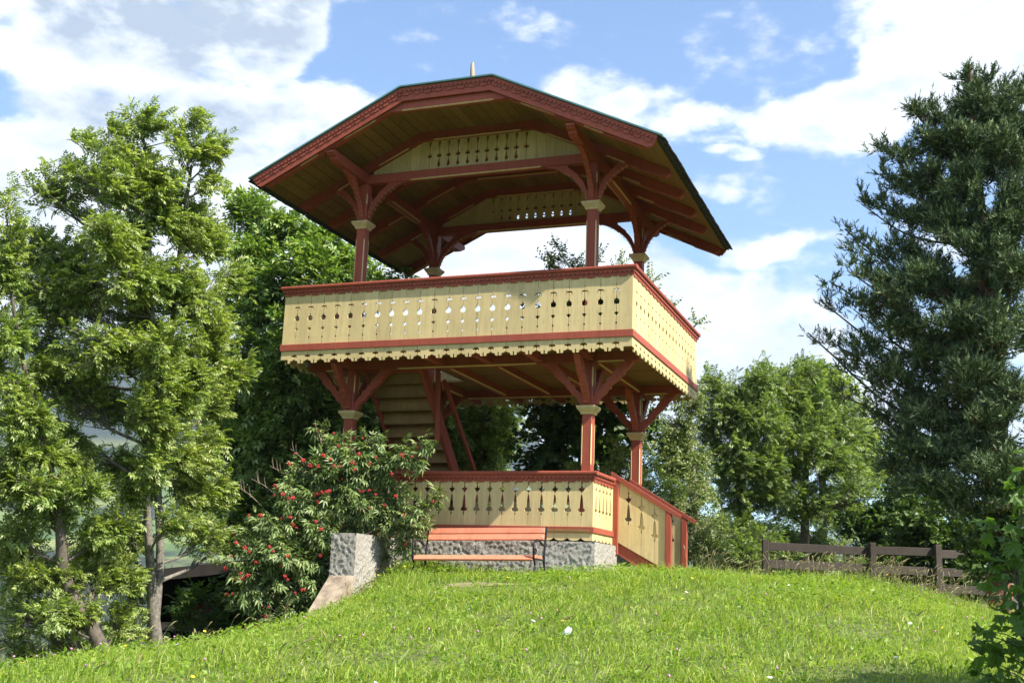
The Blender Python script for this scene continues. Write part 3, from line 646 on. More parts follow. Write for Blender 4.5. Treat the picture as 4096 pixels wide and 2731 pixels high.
def valley_mat():
    m, t, p = new_mat('valley_fields_and_woods')
    v = obj_vec(t, (1, 1, 1), True)
    g = t.nodes.new('ShaderNodeNewGeometry')
    s = t.nodes.new('ShaderNodeSeparateXYZ')
    t.links.new(g.outputs['Position'], s.inputs[0])
    hgt = s.outputs[2]
    vo = t.nodes.new('ShaderNodeTexVoronoi')
    vo.inputs['Scale'].default_value = .009
    t.links.new(v, vo.inputs['Vector'])
    vs = t.nodes.new('ShaderNodeSeparateColor')
    t.links.new(vo.outputs['Color'], vs.inputs[0])
    field = ramp(t, vs.outputs[0], [(.0, (.14, .24, .04)), (.5, (.26, .35, .07)), (1, (.42, .44, .12))])
    wood = ramp(t, noise(t, v, .22, 8, .75), [(.32, (.008, .016, .008)), (.5, (.04, .05, .02)), (.68, (.11, .105, .045))])
    n = noise(t, v, .0045, 5, .6)
    hb = math_node(t, 'MULTIPLY', math_node(t, 'SUBTRACT', 1, math_node(t, 'MULTIPLY_ADD', hgt, 1 / 60, -165 / 60, clamp=True)),
                   math_node(t, 'MULTIPLY_ADD', hgt, 1 / 22, .1, clamp=True))
    f = math_node(t, 'MULTIPLY', math_node(t, 'MULTIPLY_ADD', n, 12, -5.2, clamp=True), hb, clamp=True)
    mx = t.nodes.new('ShaderNodeMixRGB')
    t.links.new(f, mx.inputs[0])
    bump(t, p, noise(t, v, .18, 6, .7), 1.0, 12)
    t.links.new(wood, mx.inputs[1])
    t.links.new(field, mx.inputs[2])
    t.links.new(mx.outputs[0], p.inputs['Base Color'])
    p.inputs['Roughness'].default_value = .95
    p.inputs['Specular IOR Level'].default_value = .1
    return m


M['valley'] = valley_mat()
tag(link('valley', npmesh('valley', np.stack([XX, YY, ZZ], -1).reshape(-1, 3), FF, True), None, 'valley'), kind='structure')

# the wooded valley side below, a far-off mass of crowns
def valley_wood(n, seed):
    r = np.random.default_rng(seed)
    Vs, Fs, o = [], [], 0
    a = np.radians(r.uniform(-52, -31, n))
    d = np.exp(r.uniform(math.log(180), math.log(1150), n))
    x, y = 3.7 + d * np.sin(a), -14.2 + d * np.cos(a)
    z = far_z(x, y, d, a)
    for i in range(n):
        con = r.uniform() < .6
        h = r.uniform(9, 17) if con else r.uniform(7, 11)
        w = h * (.17 if con else .36)
        k = 7
        lev = (.0, .3, .55, .8) if con else (.1, .35, .65, .88)
        rad_ = (1.0, .8, .52, .24) if con else (.65, 1.0, .9, .45)
        P = []
        for l, q in zip(lev, rad_):
            th = np.arange(k) * 2 * np.pi / k + r.uniform(0, 1)
            jit = r.uniform(.72, 1.25, k)
            P.append(np.stack([x[i] + w * q * jit * np.cos(th), y[i] + w * q * jit * np.sin(th), z[i] + h * l + r.normal(0, .05 * h, k)], 1))
        P = np.concatenate(P + [np.array([[x[i], y[i], z[i] + h]])])
        f = []
        for l in range(3):
            for j in range(k):
                p, q = l * k + j, l * k + (j + 1) % k
                f += [(p, q, q + k), (p, q + k, p + k)]
        f += [(3 * k + j, 3 * k + (j + 1) % k, 4 * k) for j in range(k)]
        Vs.append(P)
        Fs.append(np.array(f) + o)
        o += len(P)
    return npmesh('valley_wood', np.concatenate(Vs), np.concatenate(Fs))


tag(link('valley_wood', valley_wood(900, 5), None, 'wood_mass'), kind='stuff')

# ------------------------------------------------------------------ pavilion
W_, D_ = 5.28, 4.18
CX = -W_ / 2
PAV = thing('pavilion', (CX, D_ / 2, -3.0), 'two-storey yellow and red wooden lookout pavilion with carved balcony and overhanging roof', 'pavilion')
OX, OY = .80, .76
COLX, COLY = (-W_ + OX, -OX), (OY, D_ - OY)

# fretwork half profiles, (distance from the slit, height) from top to bottom
S = .0028
UP = [(S, .93), (S, .727), (.010, .717), (S, .707), (S, .656), (.015, .663), (.032, .659), (.045, .643), (.049, .620), (.044, .600),
      (.039, .600), (.041, .617), (.036, .633), (.024, .642), (.011, .640), (.006, .630), (S, .622), (S, .615), (.008, .606), (S, .597),
      (S, .550), (.012, .546), (.006, .535), (.014, .524), (.031, .513), (.041, .494), (.041, .470), (.031, .452), (.017, .446), (.009, .450), (S, .443),
      (S, .350), (.009, .345), (.016, .336), (.033, .339), (.025, .319), (.011, .306), (S, .285),
      (S, .207), (.011, .203), (.014, .193), (.011, .183), (S, .179),
      (S, -.066), (.012, -.058), (.030, -.061), (.044, -.075), (.048, -.096), (.041, -.106), (.034, -.093), (.022, -.088), (.010, -.096), (.005, -.110),
      (.003, -.122), (.004, -.130), (.020, -.140), (.040, -.150), (.058, -.150), (.064, -.165), (.068, -.182), (.097, -.186), (.101, -.172), (.097, -.155), (.102, -.140), (.11, -.128)]
S2 = .0016
LO = [(S2, .80), (S2, .674), (.009, .672), (.014, .661), (.010, .650), (.004, .641), (.004, .628), (.010, .622), (.012, .606), (.013, .598), (.020, .590),
      (.034, .588), (.044, .601), (.043, .581), (.034, .562), (.018, .545), (.006, .530), (S2, .516),
      (.004, .505), (.010, .490), (.016, .465), (.021, .42), (.026, .36), (.028, .338), (.025, .326), (.034, .320), (.046, .313), (.051, .296), (.046, .281),
      (.034, .273), (.018, .273), (.010, .268), (.006, .262), (.011, .250), (.013, .239), (.008, .226), (S2, .214), (S2, -.072), (.022, -.088), (.05, -.104), (.08, -.107), (.095, -.107)]


def fret_board(name, w, prof, left=True, right=True, t=.022):
    zt = prof[0][1]
    zb = prof[-1][1]
    Lp = [(u, z) for u, z in prof] if left else [(.0015, zt), (.0015, zb)]
    Rp = [(w - u, z) for u, z in prof] if right else [(w - .0015, zt), (w - .0015, zb)]
    poly = Lp + [q for q in Rp[::-1] if q != Lp[-1]]
    return prism_mesh(name, ccw(poly), 0, t)


def tooth_poly(L, zt, zb, per=.065):
    """strip whose lower edge carries little M-shaped notches"""
    n = max(1, round(L / per))
    p = L / n
    pts = [(0, zt), (0, zb)]
    h = (zt - zb) * .55
    for i in range(n):
        a = i * p
        pts += [(a + .20 * p, zb), (a + .30 * p, zb + h), (a + .38 * p, zb + h * .25), (a + .46 * p, zb + h), (a + .56 * p, zb)]
    pts += [(L, zb), (L, zt)]
    return pts


def scallop_poly(L, zt, zb, per=.19):
    n = max(1, round(L / per))
    p = L / n
    d = (zt - zb) * .42
    pts = [(0, zt)]
    for i in range(n):
        a = i * p
        for f, k in ((0, 0), (.03, .55), (.09, .9), (.18, 1), (.5, 1), (.58, .9), (.63, .55), (.66, 0), (.685, .4), (.74, .72), (.83, .82), (.92, .72), (.975, .4)):
            pts.append((a + f * p, zb + d * (1 - k)))
    pts += [(L, zb + d), (L, zt)]
    return pts


MESH = {}


def shared(key, fn, mat):
    if key not in MESH:
        m = fn()
        m.materials.append(M[mat])
        MESH[key] = m
    return MESH[key]


def railing(org, deg, L, nb, bw, prof, key, ztop, zband, hband, wend, front):
    """a boarded railing: part railing (handrail) > board, toothed_trim, scalloped_trim, band"""
    mw = rotz(deg, org)
    e = .058
    x0, x1 = (-e, L + e) if front else (.065, L - .065)
    prof_h = [(-.052, ztop - .050), (-.058, ztop - .034), (-.058, ztop - .018), (-.050, ztop - .004), (-.036, ztop), (.060, ztop), (.066, ztop - .012), (.060, ztop - .05)]
    n = len(prof_h)
    V = [(x0, y, z) for y, z in prof_h] + [(x1, y, z) for y, z in prof_h]
    F = [tuple(range(n - 1, -1, -1)), tuple(range(n, 2 * n))] + [(i, (i + 1) % n, (i + 1) % n + n, i + n) for i in range(n)]
    rail = link('railing', pymesh('railing', V, F), PAV, 'red', mw)
    xs = [0] + [wend + i * bw for i in range(nb - 1)]
    for i, x in enumerate(xs):
        if i == 0:
            m = shared(key + 'L', lambda: fret_board('board', wend, prof, False, True), 'yellow')
        elif i == nb - 1:
            m = shared(key + 'R', lambda: fret_board('board', wend, prof, True, False), 'yellow')
        else:
            m = shared(key + 'M', lambda: fret_board('board', bw, prof), 'yellow')
        dy = rnd.uniform(0, .0025)
        link('board', m, rail, None, mw @ Matrix.Translation((x, dy, org[2] * 0 + (zband if key[0] == 'l' else 0))))
    a, b = (-.030, L + .030) if front else (.001, L - .001)
    prism('toothed_trim', [(x + a, z) for x, z in tooth_poly(b - a, ztop - .048, ztop - .098)], -.030, -.0135, rail, 'red', mw)
    a, b = (-.0125, L + .0125) if front else (.001, L - .001)
    prism('scalloped_trim', [(x + a, z) for x, z in scallop_poly(b - a, ztop - .052, ztop - .150, bw)], -.0125, -.0015, rail, 'red', mw)
    a, b = (-.018, L + .018) if front else (.001, L - .001)
    link('band', box_mesh('band', (a, -.018, zband), (b, -.001, zband + hband), .003), rail, 'red', mw)
    a = .03
    link('inner_rail', box_mesh('inner_rail', (a, .025, ztop - .17), (L - a, .06, ztop - .06), .003), rail, 'red', mw)
    link('inner_rail', box_mesh('inner_rail', (a, .025, zband + .01), (L - a, .06, zband + .08), .003), rail, 'red', mw)
    return rail


UZ = .9697
railing((-W_, 0, 0), 0, W_, 24, .22, UP, 'u', UZ, 0.0, .0955, .22, True)
railing((0, 0, 0), 90, D_, 19, .22, UP, 'u', UZ, 0.0, .0955, .22, False)
railing((0, D_, 0), 180, W_, 24, .22, UP, 'u', UZ, 0.0, .0955, .22, True)
railing((-W_, D_, 0), 270, D_, 19, .22, UP, 'u', UZ, 0.0, .0955, .22, False)

# lower storey railing; the right side is open for the entrance steps
LX0, LX1, LY0, LY1 = -4.61, -.67, .64, 3.54
LZ, LB, LH = -1.6841, -2.504, .077
railing((LX0, LY0, 0), 0, LX1 - LX0, 21, .19, LO, 'l', LZ, LB, LH, .165, True)
railing((LX1, LY0, 0), 90, .985, 6, .178, LO, 'lside', LZ, LB, LH, .1365, False)
railing((LX1, 2.70, 0), 90, LY1 - 2.70, 5, .178, LO, 'lside', LZ, LB, LH, .153, False)
railing((LX1, LY1, 0), 180, LX1 - LX0, 21, .19, LO, 'l', LZ, LB, LH, .165, True)
railing((LX0, LY1, 0), 270, LY1 - LY0, 15, .19, LO, 'l', LZ, LB, LH, .215, False)

# concrete foundation with a roughcast face
def rough_block(name, x0, x1, y0, y1, z0, z1, seg=.018, amp=.011, seed=1):
    r = np.random.default_rng(seed)
    Vs, Fs, o = [], [], 0

    def face(c, u, v, nrm, fine=True):
        nonlocal o
        c, u, v, nrm = (np.array(q, float) for q in (c, u, v, nrm))
        s = seg if fine else .2
        a, b = max(2, int(np.linalg.norm(u) / s)), max(2, int(np.linalg.norm(v) / s))
        h = r.normal(0, 1, (a + 1, b + 1))
        h = h + .8 * (np.roll(h, 1, 1) + np.roll(h, 1, 0)) * .7
        low = r.normal(0, 1, (a // 5 + 3, b // 5 + 3))
        low = np.kron(low, np.ones((5, 5)))[:a + 1, :b + 1]
        h = amp * (0.6 * h + .15 * low) * .6
        h[0] = h[-1] = 0
        h[:, 0] = h[:, -1] = 0
        if not fine:
            h *= 0
        I, J = np.meshgrid(np.arange(a + 1) / a, np.arange(b + 1) / b, indexing='ij')
        P = c + I[..., None] * u + J[..., None] * v + h[..., None] * nrm
        k = np.arange((a + 1) * (b + 1)).reshape(a + 1, b + 1)
        Vs.append(P.reshape(-1, 3))
        Fs.append(np.stack([k[:-1, :-1], k[1:, :-1], k[1:, 1:], k[:-1, 1:]], -1).reshape(-1, 4) + o)
        o += k.size
    dx, dy, dz = x1 - x0, y1 - y0, z1 - z0
    face((x0, y0, z0), (dx, 0, 0), (0, 0, dz), (0, -1, 0))
    face((x1, y0, z0), (0, dy, 0), (0, 0, dz), (1, 0, 0))
    face((x1, y1, z0), (-dx, 0, 0), (0, 0, dz), (0, 1, 0), False)
    face((x0, y1, z0), (0, -dy, 0), (0, 0, dz), (-1, 0, 0), False)
    face((x0, y0, z1), (dx, 0, 0), (0, dy, 0), (0, 0, .3), False)
    return npmesh(name, np.concatenate(Vs), np.concatenate(Fs), True)


link('foundation', rough_block('foundation', -4.66, -.62, .58, 3.6, -4.0, -2.626), PAV, 'concrete')
WALL = thing('retaining_wall', (-3.70, -.1, -3.4), 'rough grey concrete wall stub with a sloping buttress, left of the bench', 'wall')
link('wall_block', rough_block('wall_block', -3.884, -3.519, -.618, .577, -4.4, -2.632, seed=4), WALL, 'concrete')
bv = [(-3.875, -.615, -3.175), (-3.523, -.615, -3.175), (-3.523, -1.25, -3.775), (-3.875, -1.25, -3.775),
      (-3.875, -.615, -4.3), (-3.523, -.615, -4.3), (-3.523, -1.25, -4.3), (-3.875, -1.25, -4.3)]
link('buttress', pymesh('buttress', bv, [(0, 3, 2, 1), (4, 5, 6, 7), (3, 7, 6, 2), (2, 6, 5, 1), (0, 4, 7, 3), (1, 5, 4, 0)]), WALL, 'stained')

# floors
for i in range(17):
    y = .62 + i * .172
    box('floor_board', (LX0 + .05, y, -2.50), (LX1 - .05, y + .168, -2.465), PAV, 'yellow_old_shaded', .002)
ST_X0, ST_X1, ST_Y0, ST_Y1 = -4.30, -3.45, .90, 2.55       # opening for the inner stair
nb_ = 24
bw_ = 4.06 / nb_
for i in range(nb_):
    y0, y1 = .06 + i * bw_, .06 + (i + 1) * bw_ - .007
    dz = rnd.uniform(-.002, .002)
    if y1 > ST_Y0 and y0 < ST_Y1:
        box('deck_board', (-W_ + .06, y0, -.032 + dz), (ST_X0, y1, -.004 + dz), PAV, 'yellow_old_shaded', .002)
        box('deck_board', (ST_X1, y0, -.032 + dz), (-.06, y1, -.004 + dz), PAV, 'yellow_old_shaded', .002)
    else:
        box('deck_board', (-W_ + .06, y0, -.032 + dz), (-.06, y1, -.004 + dz), PAV, 'yellow_old_shaded', .002)


def chamfer(parent, p0, p1, nrm, w=.022, mat='yellow'):
    """painted stop-chamfer strip along a beam edge; nrm is the outward diagonal"""
    n = Vector(nrm).normalized()
    d = (Vector(p1) - Vector(p0)).normalized()
    s = d.cross(n).normalized()
    p0, p1 = Vector(p0), Vector(p1)
    a = d * .03
    V = []
    for k in (0, -.012):
        V += [p0 + a + s * w / 2 + n * k, p1 - a + s * w / 2 + n * k, p1 + n * k, p1 - a - s * w / 2 + n * k, p0 + a - s * w / 2 + n * k, p0 + n * k]
    F = [(0, 1, 2, 3, 4, 5), (11, 10, 9, 8, 7, 6)] + [(i, i + 6, (i + 1) % 6 + 6, (i + 1) % 6) for i in range(6)]
    return link('chamfer_strip', pymesh('chamfer_strip', V, F), parent, mat)


for y in COLY:
    b = box('beam', (-W_ + .07, y - .06, -.172), (-.07, y + .06, -.036), PAV, 'red')
    for xa, xb in ((-W_ + .35, COLX[0] - .2), (COLX[0] + .75, COLX[1] - .75), (COLX[1] + .12, -.28)):
        chamfer(b, (xa, y - .0585, -.1705), (xb, y - .0585, -.1705), (0, -1, -1))
for x in (-4.48, -3.80, -3.03, -2.27, -1.52, -.77):
    if x == -3.80:
        j = box('joist', (x - .045, 2.58, -.145), (x + .045, 4.08, -.034), PAV, 'red')
    else:
        j = box('joist', (x - .05, .10, -.150), (x + .05, 4.08, -.034), PAV, 'red')
    for ya, yb in ((.95 if x != -3.80 else 2.65, 3.25),):
        chamfer(j, (x + .049, ya, -.149), (x + .049, yb, -.149), (1, 0, -1))

# columns
def column_mesh(z0, z1, h=.0725):
    return box_mesh('column', (-h, -h, z0), (h, h, z1), .010)


def capital_mesh(zc):
    lv = [(.074, -.062), (.088, -.058), (.092, -.044), (.092, -.034), (.104, -.024), (.122, .004), (.130, .010), (.130, .022), (.138, .026), (.138, .050), (.130, .056), (.074, .057)]
    V, F = [], []
    for h, z in lv:
        V += [(-h, -h, zc + z), (h, -h, zc + z), (h, h, zc + z), (-h, h, zc + z)]
    for i in range(len(lv) - 1):
        for k in range(4):
            F.append((4 * i + k, 4 * i + (k + 1) % 4, 4 * i + 4 + (k + 1) % 4, 4 * i + 4 + k))
    F += [(3, 2, 1, 0), tuple(4 * (len(lv) - 1) + k for k in range(4))]
    return pymesh('capital', V, F)


def stripes_mesh(z0, z1, h=.0725):
    V, F = [], []
    w = .019
    for sx in (1,):
        for sy in (-1,):
            n = Vector((sx, sy, 0)).normalized()
            t = Vector((-sy, sx, 0)).normalized()
            c = Vector((sx * (h - .004), sy * (h - .004), 0))
            b = len(V)
            for k in (.002, -.01):
                for dz, ww in ((z0, w * .2), (z0 + .03, w), (z1 - .03, w), (z1, w * .2)):
                    for s in (-1, 1):
                        V.append(c + n * k + t * s * ww / 2 + Vector((0, 0, dz)))
            for i in range(3):
                q = b + 2 * i
                F.append((q, q + 1, q + 3, q + 2) if sx * sy > 0 or True else None)
                F.append((q, q + 2, q + 10, q + 8))
                F.append((q + 1, q + 9, q + 11, q + 3))
    return pymesh('inlay_strip', V, F)


# brackets, drawn in the (reach, height) plane
UB = [(.070, 2.15), (.088, 2.152), (.098, 2.19), (.090, 2.205), (.108, 2.235), (.128, 2.30), (.165, 2.37), (.20, 2.425), (.25, 2.485), (.31, 2.545), (.36, 2.585), (.385, 2.588), (.395, 2.612),
      (.45, 2.645), (.52, 2.685), (.60, 2.720), (.66, 2.735), (.675, 2.725), (.71, 2.745), (.715, 2.757), (.40, 2.757), (.375, 2.738), (.385, 2.715), (.33, 2.680),
      (.27, 2.625), (.235, 2.600), (.225, 2.565), (.18, 2.525), (.135, 2.46), (.105, 2.39), (.085, 2.32), (.070, 2.28)]
LBK = [(.070, -.795), (.085, -.790), (.110, -.752), (.122, -.760), (.134, -.742), (.128, -.722), (.17, -.672), (.205, -.640), (.235, -.622), (.285, -.545), (.300, -.555), (.318, -.532), (.312, -.512),
       (.355, -.470), (.40, -.438), (.44, -.405), (.47, -.365), (.485, -.372), (.505, -.350), (.50, -.328), (.60, -.225), (.635, -.174), (.47, -.174), (.33, -.345),
       (.318, -.385), (.285, -.390), (.255, -.425), (.250, -.470), (.215, -.470), (.180, -.510), (.175, -.555), (.145, -.560), (.070, -.650)]


def bracket_mesh(poly, t=.035):
    return prism_mesh('bracket', ccw([(x, z) for x, z in poly]), -t, t)


def dots_mesh():
    V, F = [], []
    path_ = [(.112, 2.215), (.140, 2.285), (.175, 2.35), (.215, 2.41), (.262, 2.465), (.315, 2.52), (.372, 2.572), (.43, 2.612), (.49, 2.648)]
    for s in (-1, 1):
        for x, z in path_:
            x -= .004
            z += .012
            b = len(V)
            for k in range(6):
                a = k * math.pi / 3
                V.append((x + .009 * math.cos(a), s * .0352, z + .009 * math.sin(a)))
            V.append((x, s * .041, z))
            F += [(b + k, b + (k + 1) % 6, b + 6) if s < 0 else (b + (k + 1) % 6, b + k, b + 6) for k in range(6)]
    return pymesh('bead_row', V, F)


m_ub = shared('ub', lambda: bracket_mesh(UB), 'red')
m_lb = shared('lb', lambda: bracket_mesh(LBK, .042), 'red')
m_dots = shared('dots', dots_mesh, 'yellow')
for lower in (False, True):
    z0, z1, zc = (-2.464, -.174, -.8419) if lower else (-.002, 2.757, 2.0937)
    mc = shared(f'col{lower}', lambda: column_mesh(z0, z1), 'red')
    mk = shared(f'cap{lower}', lambda: capital_mesh(zc), 'yellow')
    ms_ = shared(f'str{lower}', lambda: stripes_mesh(*((-1.60, -1.03) if lower else (1.15, 1.88))), 'yellow')
    ms2 = shared(f'str2{lower}', lambda: stripes_mesh(*((-.52, -.24) if lower else (2.42, 2.60))), 'yellow')
    for cx in COLX:
        for cy_ in COLY:
            mw = Matrix.Translation((cx, cy_, 0))
            c = link('column', mc, PAV, None, mw)
            link('capital', mk, c, None, mw)
            for a in (0, 90, 180, 270):
                link('inlay_strip', ms_, c, None, rotz(a, (cx, cy_, 0)))
                link('inlay_strip', ms2, c, None, rotz(a, (cx, cy_, 0)))
            for a in (0, 90, 180, 270):
                mb = rotz(a, (cx, cy_, 0))
                b = link('bracket', m_lb if lower else m_ub, PAV, None, mb)
                if not lower:
                    link('bead_row', m_dots, b, None, mb)

# upper tie beams, purlins, trapezoid rafter frames
for y in COLY:
    b = box('tie_beam', (COLX[0] - .02, y - .058, 2.758), (COLX[1] + .02, y + .058, 2.898), PAV, 'red')
    chamfer(b, (-3.70, y - .0565, 2.7595), (-1.58, y - .0565, 2.7595), (0, -1, -1))
for x in COLX:
    pts = [(-.40, 2.895), (-.40, 2.862), (-.375, 2.862), (-.375, 2.845), (-.345, 2.83), (-.30, 2.826), (-.285, 2.79), (-.25, 2.788), (-.21, 2.764), (4.40, 2.764), (4.46, 2.80), (4.54, 2.83), (4.58, 2.86), (4.58, 2.912), (-.37, 2.912)]
    mm = Matrix(((0, 1, 0, x), (1, 0, 0, 0), (0, 0, 1, 0), (0, 0, 0, 1)))
    V = [(x + s * .062, y, z) for s in (-1, 1) for y, z in ccw(pts)]
    n = len(pts)
    p = link('purlin', pymesh('purlin', V, [tuple(range(n - 1, -1, -1)), tuple(range(n, 2 * n))] + [(i, (i + 1) % n, (i + 1) % n + n, i + n) for i in range(n)]), PAV, 'red')
    for ya, yb in ((1.55, 2.65),):
        for s in (-1, 1):
            chamfer(p, (x + s * .0605, ya, 2.7655), (x + s * .0605, yb, 2.7655), (s, 0, -1))
FR = [(.94, 3.51), (2.95, 2.545), (2.965, 2.50), (2.95, 2.462), (2.90, 2.432), (2.86, 2.437), (2.52, 2.585), (2.50, 2.610), (2.44, 2.628), (.90, 3.372)]
poly = FR + [(-x, z) for x, z in FR[::-1]]
FY = (-.36, OY, 1.65, 2.53, D_ - OY, 4.54)
for y in FY:
    t = .05 if y in COLY else .045
    pf_ = poly
    if y > 4:
        q_ = FR[:-2] + [(2.44, 2.70), (.87, 3.452)]
        pf_ = q_ + [(-x, z) for x, z in q_[::-1]]
    f = prism('rafter_frame', [(CX + x, z) for x, z in pf_], y - t, y + t, PAV, 'red')
    q = Vector((0, -1, -1))
    chamfer(f, (CX - .72, y - t + .001, 3.3735), (CX + .72, y - t + .001, 3.3735), q)
    for s in (-1, 1):
        n = Vector((-s * .43, -1, -.9))
        chamfer(f, (CX + s * 1.10, y - t + .001, 3.279), (CX + s * 1.62, y - t + .001, 3.032), n)
        chamfer(f, (CX + s * 2.02, y - t + .001, 2.838), (CX + s * 2.32, y - t + .001, 2.69), n)

# gable panels with cut-outs
GP = [('x', .222), ('drop', .122), ('updrop', .33)]
for y in (OY + .012, D_ - OY + .012):
    g = None
    w = .157
    zt_fn = lambda u: min(3.385, 3.372 - .4805 * (abs(u) - .90) + .013)
    first = True
    for k in range(-12, 12):
        ul, ur = k * w, (k + 1) * w
        if min(zt_fn(ul), zt_fn(ur)) < 2.93:
            continue

        def side(j, sgn, base):
            out = []
            has = abs(j) <= 5
            zt = zt_fn(base)
            s = .0018
            seq = [(s, zt)]
            if has and zt > 3.30:
                seq += [(s, 3.375), (.026, 3.362), (.020, 3.330), (.010, 3.29), (.006, 3.255), (.005, 3.20)]
            if has:
                seq += [(.012, 3.150), (.030, 3.155), (.042, 3.170), (.036, 3.145), (.036, 3.128), (.042, 3.105), (.028, 3.115), (.010, 3.112), (.004, 3.100)]
            if abs(j) <= 4:
                seq += [(.004, 3.085), (.008, 3.06), (.018, 3.02), (.027, 2.99), (.022, 2.968), (.006, 2.962), (.005, 2.95), (s, 2.945)]
            seq += [(s, 2.8985)]
            return [(base + sgn * u, z) for u, z in seq if z <= zt]
        pl = side(k, 1, ul)
        pr_ = side(k + 1, -1, ur)
        mids = []
        poly2 = [(CX + a, b) for a, b in pl + pr_[::-1]]
        if first:
            g = link('gable_panel', box_mesh('gable_panel', (CX - 1.7, y + .03, 2.8985), (CX + 1.7, y + .05, 2.945), .002), PAV, 'yellow_old_shaded')
            first = False
        prism('board', poly2, y, y + .02, g, 'yellow')

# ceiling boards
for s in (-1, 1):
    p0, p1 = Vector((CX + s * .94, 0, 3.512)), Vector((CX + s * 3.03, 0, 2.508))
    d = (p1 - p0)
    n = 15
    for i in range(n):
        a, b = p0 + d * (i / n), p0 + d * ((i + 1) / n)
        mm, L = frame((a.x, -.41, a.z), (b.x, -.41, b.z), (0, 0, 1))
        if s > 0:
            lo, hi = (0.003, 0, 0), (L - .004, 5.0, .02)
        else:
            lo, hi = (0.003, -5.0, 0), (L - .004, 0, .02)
        box('ceiling_board', lo, hi, PAV, 'yellow_old_shaded', .003, mm)
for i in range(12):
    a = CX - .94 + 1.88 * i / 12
    box('ceiling_board', (a + .003, -.41, 3.513), (a + 1.88 / 12 - .004, 4.59, 3.533), PAV, 'yellow_old_shaded', .003)

# roof covering (half-hipped), verge boards, flashing, eaves shingles, spire
RF = -.455
RB = D_ + .455
top = [(0, .32, 4.05), (0, D_ - .32, 4.05), (.713, RF, 3.70), (3.10, RF, 2.55), (.713, RB, 3.70), (3.10, RB, 2.55), (-.713, RF, 3.70), (-3.10, RF, 2.55), (-.713, RB, 3.70), (-3.10, RB, 2.55)]
V = [(CX + x, y, z) for x, y, z in top] + [(CX + x, y, z - .045) for x, y, z in top]
Ft = [(0, 2, 3, 5, 4, 1), (0, 1, 8, 9, 7, 6), (0, 6, 2), (1, 4, 8)]
F = Ft + [tuple(i + 10 for i in f[::-1]) for f in Ft]
rim = [2, 3, 5, 4, 8, 9, 7, 6]
F += [(rim[i], rim[i] + 10, rim[(i + 1) % 8] + 10, rim[(i + 1) % 8]) for i in range(8)]
roof = link('roof', pymesh('roof', V, F), PAV, 'roofing')
m_sh = shared('shingle', lambda: box_mesh('shingle', (-.085, -.10, -.008), (.085, .03, .008), .003), 'roofing')
for s in (-1, 1):
    nsh = 28
    for i in range(nsh):
        y = RF + .09 + (RB - RF - .18) * i / (nsh - 1)
        for row in range(2):
            c = Vector((CX + s * (3.075 - row * .12), y + row * .09 * (1 if i < nsh - 1 else 0), 2.556 + row * .058))
            mm = Matrix.Translation(c) @ Matrix.Rotation(rad(-90 * s), 4, 'Z') @ Matrix.Rotation(rad(rnd.uniform(-3, 3)), 4, 'Z') @ Matrix.Rotation(rad(25.7), 4, 'X')
            mm = Matrix.Translation(c) @ Matrix.Rotation(rad(90 * s), 4, 'Z') @ Matrix.Rotation(rad(25.7 + rnd.uniform(-4, 4)), 4, 'X') @ Matrix.Rotation(rad(rnd.uniform(-3, 3)), 4, 'Z') @ Matrix.Translation((0, 0, .012 * row))
            link('shingle', m_sh, roof, None, mm)


def verge(front):
    segs = [((-3.10, 2.545), (-.713, 3.695)), ((-.713, 3.695), (.713, 3.695)), ((.713, 3.695), (3.10, 2.545))]
    off = math.tan(rad(25.7 / 2))
    for i, (a, b) in enumerate(segs):
        d = Vector((b[0] - a[0], b[1] - a[1]))
        L = d.length
        d.normalize()
        nrm = Vector((d.y, -d.x))                     # points down/inwards

        def cut(depth):
            l0 = depth * (off if i > 0 else 0)
            l1 = L - depth * (off if i < 2 else 0)
            return l0, l1
        ang = math.atan2(d.y, d.x)
        rot = Matrix.Rotation(-ang, 4, 'Y')
        if front:
            mw = Matrix.Translation((CX + a[0], RF, a[1])) @ rot
        else:
            mw = Matrix.Translation((CX, RB, 0)) @ Matrix.Rotation(math.pi, 4, 'Z') @ Matrix.Translation((a[0], 0, a[1])) @ rot
        dep = .195
        l0, l1 = cut(dep)
        if i == 0:
            poly = [(.02, -.004), (L, -.004), (l1, -dep), (.09, -dep), (.07, -dep + .03), (.045, -dep + .035)]
        elif i == 2:
            poly = [(0, -.004), (L - .02, -.004), (L - .045, -dep + .035), (L - .07, -dep + .03), (L - .09, -dep), (l0, -dep)]
        else:
            poly = [(0, -.004), (L, -.004), (l1, -dep), (l0, -dep)]
        bb = prism('bargeboard', poly, 0, .026, PAV, 'red', mw)
        for nm, dp, t0, fn, per in (('scalloped_trim', .125, -.013, scallop_poly, .165), ('toothed_trim', .072, -.027, tooth_poly, .065)):
            l0, l1 = cut(dp)
            e0 = .03 if i == 0 else 0
            e1 = .03 if i == 2 else 0
            pts = fn(l1 - l0 - e0 - e1, -.006, -dp, per)
            body = [(x + l0 + e0, z) for x, z in pts]
            body[0] = (e0, -.006)
            body[-1] = (L - e1, -.006)
            prism(nm, body, t0, t0 + .0125, bb, 'red', mw)
        m2 = mw
        prism('verge_flashing', [(-.03 if i == 0 else 0, 0), (L + (.03 if i == 2 else 0), 0), (L + (.03 if i == 2 else 0), .022), (-.03 if i == 0 else 0, .022)], -.052, .06, PAV, 'copper', m2)


verge(True)
verge(False)
sp = smooth_path([(CX, .45, 4.0, .042), (CX + .004, .45, 4.2, .038), (CX - .006, .452, 4.36, .030), (CX, .45, 4.43, .016)], 8)
link('spire', tubes_mesh('spire', [sp], 6), PAV, 'post_wood')

